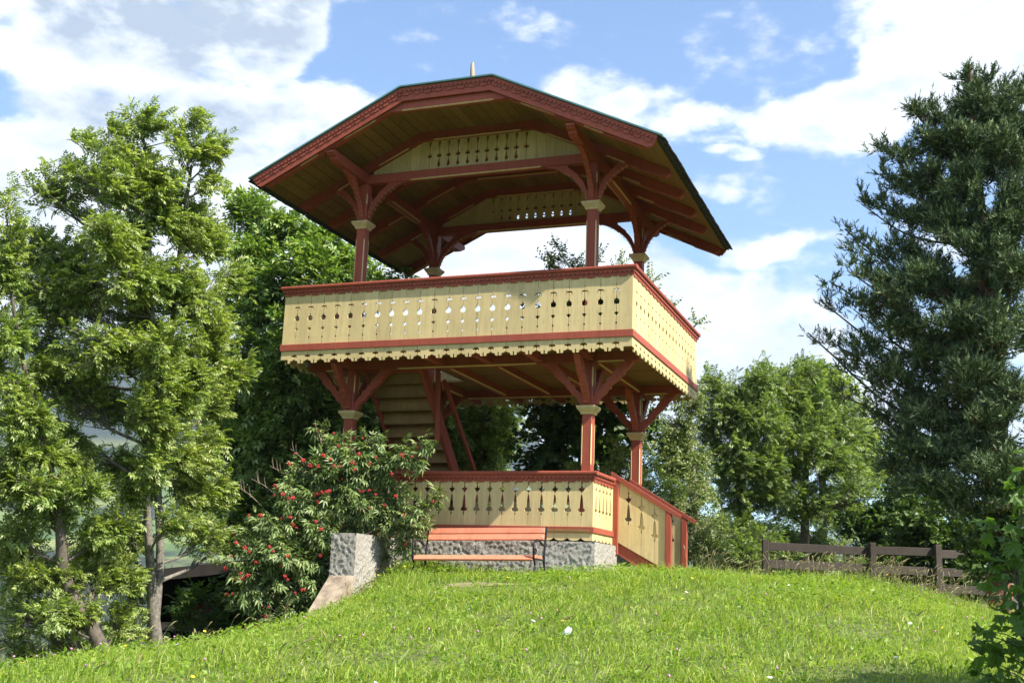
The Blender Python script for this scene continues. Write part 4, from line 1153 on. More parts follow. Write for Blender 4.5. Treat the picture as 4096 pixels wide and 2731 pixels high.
# inner stair, rising towards the front
st = link('stair', box_mesh('stair', (ST_X0 - .02, .82, -.20), (ST_X1 + .02, .90, -.04), .004), PAV, 'red')
sy0, sz0, sy1, sz1 = .93, -.16, 3.20, -2.46
for xs in (ST_X0 - .02, ST_X1 + .045):
    dy, dz = sy1 - sy0, sz1 - sz0
    V = []
    for x in (xs - .025, xs + .025):
        V += [(x, sy0 - .14, sz0), (x, sy0 + .10, sz0 + .02), (x, sy1 + .16, sz1), (x, sy1 - .16, sz1)]
    link('stringer', pymesh('stringer', V, [(0, 1, 2, 3), (7, 6, 5, 4), (0, 4, 5, 1), (1, 5, 6, 2), (2, 6, 7, 3), (3, 7, 4, 0)]), st, 'red')
nst = 13
for i in range(nst):
    y = sy0 + (sy1 - sy0) * i / nst
    z = sz0 + (sz1 - sz0) * i / nst
    box('riser', (ST_X0 + .006, y + .012, z - .165), (ST_X1 + .018, y + .030, z + .012), st, 'yellow_old_shaded', .002)
    box('tread', (ST_X0 + .006, y - .004, z - .185), (ST_X1 + .018, y + .205, z - .157), st, 'yellow_old_shaded', .008)
beam('stair_rail', (ST_X1 + .10, 1.55, -.20), (ST_X1 + .10, 3.30, -1.75), .05, .06, st, 'red')
beam('stair_post', (ST_X1 + .10, 1.32, -.05), (ST_X1 + .10, 1.42, -1.15), .07, .05, st, 'red', (0, 1, 0))

# entrance steps on the right
EX0, EX1, EYN, EYF = -.655, .13, 1.66, 2.69
es = link('entrance_stair', box_mesh('entrance_stair', (EX0, EYN + .05, -2.66), (EX0 + .26, EYF - .05, -2.62), .004), PAV, 'grey_wood_shaded')
for i in range(1, 3):
    box('step', (EX0 + .25 * i - .02, EYN + .05, -2.62 - .155 * i - .04), (EX0 + .25 * i + .27, EYF - .05, -2.62 - .155 * i), es, 'grey_wood_shaded')
hz = lambda x: -1.655 - .592 * (x + .70)
bz = lambda x: -2.540 - .525 * (x + .63)
for y, near in ((EYN, True), (EYF, False)):
    xs = [EX0 + .06, -.452, -.262, -.072, EX1 - .045]
    for i in range(4):
        a, b = xs[i], xs[i + 1]
        s = .0018

        def edge(x, sgn, patt):
            seq = [(s, hz(x) + .02)]
            if patt:
                sh = hz(x) + .055
                top_ = [(u, z) for u, z in LO if .20 < z < .68]
                seq += [(u, z - .80 + .075 + sh - .06 - .02) for u, z in top_]
            seq += [(s, bz(x) - .02)]
            return [(x + sgn * u, z) for u, z in seq]
        pl = edge(a, 1, i in (1, 2, 3))
        pr_ = edge(b, -1, i in (0, 1, 2))
        prism('board', pl + pr_[::-1], y - .011, y + .011, es, 'yellow')
    if near:
        prism('backing_panel', [(-.33, hz(-.33) - .1), (EX1 - .05, hz(EX1 - .05) - .1), (EX1 - .05, bz(EX1 - .05)), (-.33, bz(-.33))], y + .0125, y + .024, es, 'yellow')
    box('post', (EX0 - .02, y - .04, -2.75), (EX0 + .062, y + .04, -1.66), es, 'red', .008)
    box('post', (EX1 - .047, y - .04, -3.1), (EX1 + .04, y + .04, hz(EX1 - .04) - .002), es, 'red', .008)
    xa, xb = EX0 - .05, .275
    prism('handrail', [(xa, hz(xa) - .005), (xb, hz(xb) - .005), (xb + .025, hz(xb) + .042), (xa, hz(xa) + .07)], y - .045, y + .045, es, 'red')
    prism('stringer', [(EX0 + .062, bz(EX0 + .062) + .01), (EX1 - .047, bz(EX1 - .047) + .01), (EX1 - .047, bz(EX1) - .20), (EX0 + .062, bz(EX0) - .22)], y + .0135, y + .05, es, 'red')

# ------------------------------------------------------------------ bench
BROT = Matrix.Translation((-2.02, .0, -2.98)) @ Matrix.Rotation(-.021, 4, 'Y')
BEN = link('bench', None, None, None, BROT)
tag(BEN, 'orange slatted bench with black scrolled cast-iron ends in front of the plinth', 'bench')


def bslat(name, x0, x1, y, z, w, t, tilt):
    mw = BROT @ Matrix.Translation((0, y, z)) @ Matrix.Rotation(rad(tilt), 4, 'X')
    return link(name, box_mesh(name, (x0, -t / 2, -w / 2), (x1, t / 2, w / 2), .006), BEN, 'bench', mw)


for z, y in ((.452, .232), (.368, .200)):
    s = bslat('back_slat', -.83, .83, y, z, .081, .032, -21)
    for x in (-.80, .80):
        m = bpy.data.meshes.new('bolt')
        bm = bmesh.new()
        bmesh.ops.create_uvsphere(bm, u_segments=8, v_segments=5, radius=.008)
        bm.to_mesh(m)
        bm.free()
        link('bolt', m, s, 'steel', BROT @ Matrix.Translation((x, y - .015, z + .01)) @ Matrix.Diagonal((1, .5, 1, 1)))
bslat('seat_slat', -.83, .83, -.225, .080, .075, .036, -42)
for y, z in ((-.125, .102), (-.005, .100), (.095, .095)):
    bslat('seat_slat', -.83, .83, y, z, .042, .090, 2)
for x in (-.845, .845):
    arm = [(x, .255, .50, .013), (x, .245, .46, .014), (x, .205, .30, .015), (x, .165, .12, .015), (x, .165, .02, .015), (x, .20, -.16, .015), (x, .215, -.40, .014)]
    arm2 = [(x, .205, .285, .011), (x, .12, .255, .012), (x, .04, .285, .013), (x, -.08, .315, .014), (x, -.19, .30, .014), (x, -.245, .245, .014), (x, -.255, .16, .014), (x, -.235, .07, .014), (x, -.20, .0, .015), (x, -.23, -.14, .015), (x, -.25, -.40, .014)]
    scroll = []
    for k in range(14):
        a = k * .5
        r = .06 * (1 - k / 18)
        scroll.append((x, -.18 + r * math.cos(a + 2.6), .18 + r * math.sin(a + 2.6), .008))
    seatbar = [(x, -.25, .065, .012), (x, -.1, .072, .012), (x, .05, .07, .012), (x, .17, .055, .012)]
    link('iron_end', tubes_mesh('iron_end', [smooth_path(arm, 24), smooth_path(arm2, 36), smooth_path(scroll, 28), smooth_path(seatbar, 8)], 8), BEN, 'cast_iron', BROT)

# ------------------------------------------------------------------ fence at the back right
FEN = thing('wooden_fence', (2.4, 8.1, -3.2), 'weathered grey post-and-rail fence in shade under the pine', 'fence')
posts = [(.62, 7.4), (2.46, 8.08), (3.58, 8.5), (5.4, 9.2)]
for i, (x, y) in enumerate(posts):
    a = math.degrees(math.atan2(.68, 1.84))
    g = float(gz(x, y))
    link('post', box_mesh('post', (-.055, -.05, g - .3 - 0), (.055, .05, -2.20 + .01 * i), .008), FEN, 'grey_wood_shaded', rotz(a, (x, y, 0)))
for i in range(3):
    (xa, ya), (xb, yb) = posts[i], posts[i + 1]
    for z in (-2.335, -2.66, -2.98):
        beam('rail', (xa, ya + .07, z + rnd.uniform(-.02, .02)), (xb, yb + .07, z + rnd.uniform(-.02, .02)), .03, .15, FEN, 'grey_wood_shaded')

# ------------------------------------------------------------------ shed
SHD = thing('shed', (-6.4, 1.3, -4.9), 'dark open-fronted timber shed with a slanting roof behind the ash trunk', 'shed')
roof_z = lambda x: -3.27 + .118 * (x + 8.05)
def slope_box(name, x0, x1, y0, y1, zt, th, mat):
    V = [(x, y, roof_z(x) + zt - k * th) for k in (0, 1) for x, y in ((x0, y0), (x1, y0), (x1, y1), (x0, y1))]
    return link(name, pymesh(name, V, [(0, 1, 2, 3), (7, 6, 5, 4), (0, 4, 5, 1), (1, 5, 6, 2), (2, 6, 7, 3), (3, 7, 4, 0)]), SHD, mat)
slope_box('roof', -8.1, -4.75, .22, 2.9, .0, .05, 'roofing')
slope_box('fascia', -8.08, -4.77, .19, .217, -.01, .16, 'grey_wood_shaded')
for x in (-7.35, -4.95):
    box('post', (x - .06, .32, -5.6), (x + .06, .44, roof_z(x) - .06), SHD, 'dark_wood')
for k in range(13):
    box('wall_board', (-7.4 + k * .19, 2.5, -5.6), (-7.4 + k * .19 + .18, 2.53, roof_z(-7.4 + k * .19) - .06), SHD, 'dark_wood', .003)
for k in range(11):
    box('wall_board', (-7.42, .45 + k * .19, -5.6), (-7.39, .45 + k * .19 + .18, roof_z(-7.4) - .06), SHD, 'dark_wood', .003)
for k in range(11):
    box('wall_board', (-4.93, .45 + k * .19, -5.6), (-4.90, .45 + k * .19 + .18, roof_z(-4.9) - .06), SHD, 'dark_wood', .003)
box('rail', (-7.3, .36, -4.05), (-5.0, .40, -3.93), SHD, 'grey_wood_shaded')
box('rail', (-7.3, .36, -4.75), (-5.0, .40, -4.62), SHD, 'grey_wood_shaded')
box('red_panel', (-7.25, 1.0, -4.02), (-6.75, 1.03, -3.66), SHD, 'red_sheet')

# ------------------------------------------------------------------ foliage
def leaflet(cx, cyy, ang, L, w, fold=.25, droop=.0):
    """one leaflet as two triangles either side of the midrib"""
    d = np.array([math.cos(ang), math.sin(ang), 0])
    s = np.array([-math.sin(ang), math.cos(ang), 0])
    o = np.array([cx, cyy, 0.0])
    up = np.array([0, 0, 1.0])
    pts = [o, o + d * L * .45 + s * w / 2 + up * w * fold, o + d * L - up * L * droop, o + d * L * .45 - s * w / 2 + up * w * fold]
    return np.array(pts), [(0, 2, 1), (0, 3, 2)]


def join(parts):
    V, F, o = [], [], 0
    for v, f in parts:
        V.append(v)
        F += [tuple(i + o for i in t) for t in f]
        o += len(v)
    return np.concatenate(V), np.array(F)


def pinnate(pairs, L, ll, lw, droop, fold=.25):
    parts = []
    for i in range(pairs):
        x = L * (.25 + .62 * i / max(1, pairs - 1))
        k = 1 - .25 * abs(i - pairs / 2) / pairs
        for s in (-1, 1):
            parts.append(leaflet(x, 0, s * (1.0 - .08 * i), ll * k, lw * k, fold, droop))
    parts.append(leaflet(L * .93, 0, 0, ll, lw, fold, droop))
    V, F = join(parts)
    V[:, 2] -= droop * V[:, 0] ** 2 / L
    return V, F


def simple(L, w):
    V = np.array([(0, 0, 0), (L * .18, w * .42, w * .06), (L * .5, w * .5, w * .1), (L, 0, -L * .08), (L * .5, -w * .5, w * .1), (L * .18, -w * .42, w * .06)])
    return V, np.array([(0, 2, 1), (0, 3, 2), (0, 4, 3), (0, 5, 4)])


def simple_spray(n, L, w, length, seed):
    r = np.random.default_rng(seed)
    parts = []
    for i in range(n):
        v, f = simple(L * r.uniform(.7, 1.15), w * r.uniform(.7, 1.15))
        a = (1 if i % 2 else -1) * r.uniform(.5, 1.2)
        c, s_ = math.cos(a), math.sin(a)
        t = r.uniform(-.7, .7)
        v = v.copy()
        y, z = v[:, 1].copy(), v[:, 2].copy()
        v[:, 1], v[:, 2] = y * math.cos(t) - z * math.sin(t), y * math.sin(t) + z * math.cos(t) - .35 * v[:, 0]
        x, y = v[:, 0].copy(), v[:, 1].copy()
        v[:, 0], v[:, 1] = x * c - y * s_ + length * i / n, x * s_ + y * c
        parts.append((v, [tuple(q) for q in f]))
    return join(parts)


def needle_tuft(n, L, nl, w, seed):
    r = np.random.default_rng(seed)
    V, F = [], []
    for i in range(n):
        t = r.uniform(.0, 1)
        a = r.uniform(0, 2 * math.pi)
        e = r.uniform(.45, .95) * (1 - .35 * t)
        d = np.array([math.cos(e), math.sin(e) * math.cos(a), math.sin(e) * math.sin(a)])
        q = np.cross(d, r.normal(size=3))
        q /= np.linalg.norm(q)
        o = np.array([t * L, 0, 0])
        b = len(V)
        l = nl * r.uniform(.75, 1.1)
        V += [o - q * w / 2, o + q * w / 2, o + d * l]
        F.append((b, b + 1, b + 2))
    return np.array(V), np.array(F)


TPL = {
    'ash': [pinnate(4, .19, .068, .029, .12), pinnate(4, .16, .062, .027, .25), pinnate(3, .14, .062, .028, .05)],
    'walnut': [pinnate(3, .20, .088, .042, .1), pinnate(3, .22, .092, .040, .25), pinnate(2, .16, .085, .042, .15)],
    'linden': [simple_spray(7, .075, .062, .22, 1), simple_spray(6, .08, .066, .2, 2), simple_spray(8, .065, .055, .25, 3)],
    'birch': [simple_spray(9, .042, .030, .22, 4), simple_spray(8, .045, .030, .2, 5)],
    'elder': [pinnate(2, .10, .072, .027, .25), pinnate(3, .12, .07, .025, .4), pinnate(2, .085, .066, .025, .15)],
    'pine': [needle_tuft(9, .11, .052, .0135, 6), needle_tuft(8, .10, .05, .0135, 7), needle_tuft(10, .13, .052, .0135, 8)],
}


def scatter_leaves(kind, P, Dv, scale, roll=.7, seed=0):
    """instances of the leaf templates at points P pointing along Dv, one numpy mesh"""
    r = np.random.default_rng(seed)
    n = len(P)
    Dv = Dv / (np.linalg.norm(Dv, axis=1)[:, None] + 1e-9)
    up = np.tile(np.array([[0, 0, 1.0]]), (n, 1)) + r.normal(0, roll, (n, 3))
    B = np.cross(up, Dv)
    B /= np.linalg.norm(B, axis=1)[:, None] + 1e-9
    Nn = np.cross(Dv, B)
    Vs, Fs, o = [], [], 0
    which = r.integers(0, len(TPL[kind]), n)
    for k, (tv, tf) in enumerate(TPL[kind]):
        m = which == k
        if not m.any():
            continue
        s = scale[m][:, None, None]
        V = P[m][:, None] + s * (tv[None, :, 0:1] * Dv[m][:, None] + tv[None, :, 1:2] * B[m][:, None] + tv[None, :, 2:3] * Nn[m][:, None])
        c = m.sum()
        F = tf[None] + (np.arange(c) * len(tv))[:, None, None] + o
        Vs.append(V.reshape(-1, 3))
        Fs.append(F.reshape(-1, 3))
        o += c * len(tv)
    return np.concatenate(Vs), np.concatenate(Fs)


def make_tree(name, label, cat, trunk, lobes, kind, leaf, bark, dens, scale=1.0, wind=(.25, .05, .05), group=None, trunk2=None, twig_leaves=9, droop=0.0, seed=1, up=.25, thin=1.0, root=True):
    r = np.random.default_rng(seed)
    tr = smooth_path(trunk, 26)
    if root:
        g = float(gz(tr[0, 0], tr[0, 1]))
        if tr[0, 2] > g - .1:
            foot = tr[0].copy()
            foot[2] = g - .15
            foot[3] *= 1.12
            tr = np.vstack([foot, tr])
    T = thing(name, (tr[0, 0], tr[0, 1], max(tr[0, 2], float(gz(tr[0, 0], tr[0, 1])))), label, cat, group)
    link('trunk', tubes_mesh('trunk', [tr], 9), T, bark)
    nodes = [tr]
    if trunk2 is not None:
        t2 = smooth_path(trunk2, 26)
        link('trunk', tubes_mesh('trunk', [t2], 9), T, bark)
        nodes.append(t2)
    base_nodes = np.vstack(nodes)
    limbs, twigs = [], []
    LP, LD = [], []
    wind = np.array(wind)
    for (cx, cyy, cz, rx, rz) in lobes:
        c = np.array([cx, cyy, cz])
        ry = .75 * rx + .25 * rz
        rad3 = np.array([rx, ry, rz])
        # limb from the trunk, starting below the lobe
        dz = base_nodes[:, 2] - (cz - .35 * np.linalg.norm(base_nodes[:, :2] - c[:2], axis=1) - .2)
        cost = np.abs(dz) + .6 * np.linalg.norm(base_nodes[:, :2] - c[:2], axis=1)
        s = base_nodes[np.argmin(cost)]
        L = np.linalg.norm(c - s[:3])
        mid = (s[:3] + c) / 2 + r.normal(0, .06, 3) * L + np.array([0, 0, -.06 * L if kind != 'pine' else -.10 * L])
        r0 = min(s[3] * .6, .010 + .016 * L) * thin
        limb = smooth_path([(*s[:3], r0), (*mid, r0 * .7), (*c, max(.004, r0 * .35))], 9)
        limbs.append(limb)
        nt_ = max(4, int(dens * (rx * rz * 26 + rx * ry * rz * 14)))
        # every lobe breaks up into smaller uneven clumps of its own
        nsub = 1 if kind == 'elder' else int(np.clip(rx * rz * 9, 2, 5)) + (1 if kind == 'pine' else 0)
        flat = np.array([1.15, 1.15, .62]) if kind == 'pine' else np.ones(3)
        so_, s1_, s2_ = (.66, .50, .78) if kind == 'pine' else (.54, .64, .94) if label.startswith(('tall windblown', 'slender leaning')) else (.46, .76, 1.02)
        subs = [(c + r.uniform(-so_, so_, 3) * rad3, rad3 * r.uniform(s1_, s2_) * flat) for _ in range(nsub)] if nsub > 1 else [(c, rad3)]
        for q_ in range(nt_ + (nt_ // 2 if kind == 'pine' else 0)):
            d = r.normal(size=3)
            d /= np.linalg.norm(d)
            q = r.uniform(.25, 1) ** .5
            sc_, sr_ = subs[q_ % len(subs)]
            tip = sc_ + d * sr_ * q * r.uniform(.85, 1.12)
            k = limb[r.integers(3, 9)]
            if q_ >= nt_:
                k = limb[r.integers(3, 9)]
                tip = k[:3] + r.normal(0, .12, 3) + np.array([0, 0, .09])
            st_ = k[:3]
            ln = np.linalg.norm(tip - st_)
            m2 = (st_ + tip) / 2 + r.normal(0, .08, 3) * ln + np.array([0, 0, .05 * ln])
            tw = smooth_path([(*st_, min(.008, k[3] * .8) * thin), (*m2, .005 * thin), (*tip, .0025)], 5)
            twigs.append(tw)
            nl = max(3, int(twig_leaves * r.uniform(.7, 1.3)))
            tt = r.uniform(.30 if ln > .3 else .1, 1.02, nl)
            idx = np.clip(tt, 0, 1) * 4
            i0 = np.minimum(idx.astype(int), 3)
            fr = (idx - i0)[:, None]
            p = tw[i0, :3] * (1 - fr) + tw[i0 + 1, :3] * fr
            dirn = (tw[4, :3] - tw[1, :3])
            dirn /= np.linalg.norm(dirn) + 1e-9
            out = (p - c) / rad3
            out /= np.linalg.norm(out, axis=1)[:, None] + 1e-6
            dd = dirn * .55 + out * .35 + r.normal(0, .55, (nl, 3)) + wind + np.array([0, 0, up - droop])
            LP.append(p)
            LD.append(dd)
    LP = np.concatenate(LP)
    LD = np.concatenate(LD)
    for lm in limbs:
        link('branch', tubes_mesh('branch', [lm], 6), T, 'pine_twig' if kind == 'pine' else bark)
    tw = link('twigs', tubes_mesh('twigs', twigs[::3] if kind == 'pine' else twigs, 3), T, bark)
    tw['kind'] = 'stuff'
    V, F = scatter_leaves(kind, LP, LD, scale * r.uniform(.75, 1.25, len(LP)), .55, seed + 50)
    cr_ = link('crown', npmesh('crown', V, F), T, leaf)
    cr_['kind'] = 'stuff'
    return T


make_tree('ash_tree', 'tall windblown ash with a forked pale trunk in front of the shed', 'tree', *ASH_MAIN, 'ash', 'ash_leaf', 'ash_bark', 13, .82, (.75, .1, .0), trunk2=ASH_MAIN_B, twig_leaves=9, seed=11)
make_tree('ash_tree', 'slender leaning ash at the left edge of the picture, bent trunk over the valley', 'tree', *ASH_LEFT, 'ash', 'ash_leaf', 'bark', 13, .82, (.6, .1, .0), twig_leaves=9, seed=12)
make_tree('broadleaf_tree', 'big dense dark green tree beside the left of the pavilion, behind the elder bush', 'tree', *DENSE_TREE, 'walnut', 'walnut_leaf', 'bark', 5.2, 1.15, (.3, -.1, .0), twig_leaves=9, seed=13)
make_tree('ash_tree', 'light green ash seen through the lower storey beside the inner stair', 'tree', *ASH_BACK, 'ash', 'ash_leaf', 'bark', 7.5, 1.0, (.2, 0, 0), twig_leaves=8, seed=14)
make_tree('linden_tree', 'dark round-leaved linden behind the pavilion, seen between the two right columns', 'tree', *LINDEN, 'linden', 'linden_leaf', 'bark', 4.2, 1.1, (.1, 0, 0), twig_leaves=7, seed=15)
make_tree('birch_tree', 'birch behind the pavilion whose few light top twigs show over the balcony rail', 'tree', *TOP_BIRCH, 'birch', 'birch_leaf', 'birch_bark', 5.5, 1.1, (.1, 0, 0), twig_leaves=6, seed=25)
make_tree('shrub', 'small bright green shrub behind the front right lower column', 'shrub', *BRIGHT_SHRUB, 'ash', 'ash_leaf', 'bark', 9.0, .8, (.1, -.1, 0), twig_leaves=8, seed=16)
make_tree('birch_tree', 'slender birch with tiny pale shimmering leaves, right of the entrance handrail', 'tree', *BIRCH, 'birch', 'birch_leaf', 'birch_bark', 8.0, 1.0, (.15, -.1, -.2), twig_leaves=9, droop=.4, seed=17)
make_tree('ash_tree', 'bushy green ash right of the balcony corner, next to the birch', 'tree', *ASH_RIGHT, 'ash', 'ash_leaf_far', 'bark', 6.0, .92, (.15, 0, 0), twig_leaves=9, seed=18)
make_tree('ash_tree', 'green ash between the bushy ash and the pine, above the fence', 'tree', *ASH_RIGHT_B, 'ash', 'ash_leaf_far', 'bark', 6.0, .92, (.15, 0, 0), twig_leaves=9, seed=19)
make_tree('ash_tree', 'yellow-green ash standing furthest back, its sunlit top beside the pine boughs', 'tree', *ASH_FAR, 'ash', 'ash_leaf', 'bark', 5.5, 1.1, (.15, 0, 0), twig_leaves=8, seed=20)
make_tree('pine_tree', 'tall dark pine with a reddish trunk at the right edge', 'tree', *PINE, 'pine', 'needle', 'pine_bark', 10.5, 1.36, (0, 0, .25), twig_leaves=11, up=.55, seed=21, thin=.5)
make_tree('shrub', 'bright sunlit shrub seen far under the pine boughs, above the fence', 'shrub', *FARSHRUB, 'ash', 'ash_leaf', 'bark', 6.0, 1.1, seed=23)
make_tree('shrub', 'dark leafy bush growing in front of the open side of the shed', 'shrub', *SHED_BUSH, 'walnut', 'linden_leaf', 'bark', 6.0, .9, seed=24)
UL = ['low dark shrub at the foot of the bushy ash, right of the entrance steps', 'shaded leafy shrub behind the left half of the fence', 'shaded shrub under the lowest pine boughs, far behind the fence', 'dark shrub behind the third fence post, beside the pine trunk', 'dark small-leaved bush in front of the pine foot at the right edge']
for i, (trk, lobs) in enumerate(UNDER):
    make_tree('shrub', UL[i], 'shrub', trk, lobs, 'ash' if i < 2 else 'linden', 'ash_leaf_far' if i < 2 else 'linden_leaf', 'bark', 6.0, .95, (0, 0, 0), twig_leaves=8, seed=30 + i)

# elder bush with its berry clusters
ELD = make_tree('elder_bush', 'sprawling red-berried elder bush in front of the left column, behind the concrete wall', 'bush', *ELDER, 'elder', 'elder_leaf', 'twig', 12, 1.0, (.1, -.45, 0), twig_leaves=8, droop=.25, seed=22, thin=.9)
bt = []
for (cx, cyy, cz, rx, rz) in ELDER[1]:
    for _ in range(max(1, int(rx * rz * 62))):
        a = rnd.uniform(0, 6.283)
        q = rnd.uniform(.1, .95)
        bt.append((cx + rx * q * math.cos(a), cyy - (.75 * rx + .25 * rz) * 1.12 * math.sqrt(max(.05, 1 - q * q)) - .04, cz + rz * q * math.sin(a) + .02))


def berry_cluster(seed):
    r = np.random.default_rng(seed)
    bm = bmesh.new()
    for i in range(22):
        d = r.normal(size=3)
        d /= np.linalg.norm(d)
        p = d * np.array([.036, .036, .028]) * r.uniform(.55, 1)
        bmesh.ops.create_icosphere(bm, subdivisions=1, radius=.0095, matrix=Matrix.Translation(p))
    m = bpy.data.meshes.new('berry_cluster')
    bm.to_mesh(m)
    bm.free()
    m.polygons.foreach_set('use_smooth', [True] * len(m.polygons))
    m.materials.append(M['berry'])
    return m


bcm = [berry_cluster(i) for i in range(4)]
for i, p in enumerate(bt):
    s = rnd.uniform(.5, .95)
    link('berry_cluster', bcm[i % 4], ELD, None, Matrix.Translation(p) @ Matrix.Rotation(rnd.uniform(0, 6.28), 4, 'Z') @ Matrix.Diagonal((s, s, s, 1)))
# bare dead twigs sticking out on the left
dead = []
for (x, y, z), (dx, dz) in zip([(-4.35, -.55, -1.75), (-4.55, -.6, -1.95), (-4.75, -.65, -2.15), (-4.95, -.7, -2.3), (-4.2, -.5, -1.45)], [(-.28, .24), (-.35, .2), (-.4, .22), (-.36, .25), (-.12, .3)]):
    dead.append(smooth_path([(x, y, z, .007), (x + dx * .5, y - .03, z + dz * .6, .005), (x + dx, y - .05, z + dz, .003)], 6))
    for k in range(3):
        f = rnd.uniform(.4, .9)
        dead.append(smooth_path([(x + dx * f, y - .04 * f, z + dz * f, .004), (x + dx * f - .05, y, z + dz * f + .09, .003), (x + dx * f - .06, y, z + dz * f + .16, .002)], 4))
link('dead_twigs', tubes_mesh('dead_twigs', dead, 4), ELD, 'twig')

# maple sapling close by on the right
MAP = thing('maple_sapling', (MAPLE[0][0][0], MAPLE[0][0][1], -3.85), 'young maple with large lobed leaves close by in the lower right corner', 'sapling')
link('trunk', tubes_mesh('trunk', [smooth_path(MAPLE[0], 20)], 7), MAP, 'bark')
ang = [-150, -118, -100, -72, -58, -38, -22, 0, 22, 38, 58, 72, 100, 118, 150]
rdi = [.42, .55, .42, .74, .50, .82, .55, 1.0, .55, .82, .50, .74, .42, .55, .42]
mv = [(0, 0, 0)] + [(.075 * q * math.cos(rad(a)) + .01, .075 * q * math.sin(rad(a)), .012 * math.cos(rad(a * 3)) - .02 * q * q) for a, q in zip(ang, rdi)]
mf = [(0, i, i + 1) for i in range(1, 15)] + [(0, 15, 1)]
mleaf = pymesh('leaf', mv, mf)
mleaf.materials.append(M['maple_leaf'])
tr = smooth_path(MAPLE[0], 40)
pet = []
extra = [(rnd.uniform(4.15, 5.6), rnd.uniform(-7.6, -5.6), 0) for _ in range(260)]
allp = list(MAPLE_LEAVES) + [(a + rnd.gauss(0, .05), b + rnd.gauss(0, .06), c + rnd.gauss(0, .06)) for a, b, c in MAPLE_LEAVES * 3] + [(x, y, rnd.uniform(-3.7, -2.1) - .35 * max(0, x - 5)) for x, y, _ in extra]
for i, p in enumerate(allp):
    s = rnd.uniform(.75, 1.25)
    mw = Matrix.Translation(p) @ Matrix.Rotation(rnd.uniform(0, 6.28), 4, 'Z') @ Matrix.Rotation(rnd.uniform(-.2, 1.1), 4, 'Y') @ Matrix.Rotation(rnd.uniform(-.5, .5), 4, 'X') @ Matrix.Diagonal((s, s, s, 1))
    link('leaf', mleaf, MAP, None, mw)
    if i < len(MAPLE_LEAVES):
        k = tr[np.argmin(np.abs(tr[:, 2] - (p[2] - .08)))]
        pet.append(smooth_path([(k[0], k[1], k[2], .004), ((k[0] + p[0]) / 2, (k[1] + p[1]) / 2, (k[2] + p[2]) / 2 + .02, .003), (*p, .002)], 5))
for q in range(14):
    x, y = rnd.uniform(4.3, 5.5), rnd.uniform(-7.4, -5.8)
    pet.append(smooth_path([(x, y, -4.0, .012), (x + rnd.uniform(-.1, .1), y, -3.2, .008), (x + rnd.uniform(-.2, .2), y + rnd.uniform(-.2, .2), -2.3, .004)], 8))
link('twigs', tubes_mesh('twigs', pet, 5), MAP, 'bark')['kind'] = 'stuff'

# the rest of its leaves, to the right of what the picture shows; their shade falls on the grass
cp_ = rng.normal(size=(1100, 3))
cp_ /= np.linalg.norm(cp_, axis=1)[:, None]
cp_ = np.array([5.45, -6.5, -2.3]) + cp_ * np.array([.85, .9, .85]) * (rng.uniform(.1, 1, (1100, 1)) ** .4)
cp_ = cp_[cp_[:, 0] > 4.55 + .12 * (cp_[:, 1] + 6.5)]
V, F = scatter_leaves('linden', cp_, rng.normal(size=cp_.shape), rng.uniform(.9, 1.4, len(cp_)), .5, 71)
link('crown', npmesh('crown', V, F), MAP, 'maple_leaf')['kind'] = 'stuff'

# ------------------------------------------------------------------ grass
def visible_points(n, d0, d1, margin, seed):
    """random ground points in front of the camera between two distances"""
    r = np.random.default_rng(seed)
    d = np.sqrt(r.uniform(d0 * d0, d1 * d1, n))
    a = r.uniform(-margin, margin, n) + math.atan2(cf.x, cf.y)
    return CAM.x + d * np.sin(a), CAM.y + d * np.cos(a)


def keep_mask(x, y):
    inside = (x > -4.7) & (x < -.60) & (y > .56) & (y < 3.62)
    wall = (x > -3.9) & (x < -3.5) & (y > -.63) & (y < .6)
    butt = (x > -3.9) & (x < -3.51) & (y > -1.2) & (y <= -.6)
    return ~(inside | wall | butt)


def blades(x, y, h, w, lean, seed, segs=2):
    r = np.random.default_rng(seed)
    n = len(x)
    z = gz(x, y) - .01
    a = r.uniform(0, 2 * np.pi, n)
    side = np.stack([np.cos(a), np.sin(a), np.zeros(n)], 1)
    la = r.uniform(0, 2 * np.pi, n)
    ld_ = np.stack([np.cos(la) * .9 + .3, np.sin(la) * .9, np.zeros(n)], 1) * lean[:, None]
    P0 = np.stack([x, y, z], 1)
    up = np.array([[0, 0, 1.0]])
    V = []
    for t, k in ((0, 1.0), (.5, .85)):
        c = P0 + up * (h * t * (1 - .12 * lean * t))[:, None] + ld_ * (h * t * t)[:, None]
        V += [c - side * (w * k / 2)[:, None], c + side * (w * k / 2)[:, None]]
    tip = P0 + up * (h * (1 - .35 * lean))[:, None] + ld_ * h[:, None]
    V.append(tip)
    V = np.stack(V, 1).reshape(-1, 3)
    b = (np.arange(n) * 5)[:, None]
    F = np.concatenate([b + np.array([[0, 1, 3]]), b + np.array([[0, 3, 2]]), b + np.array([[2, 3, 4]])])
    return V, F


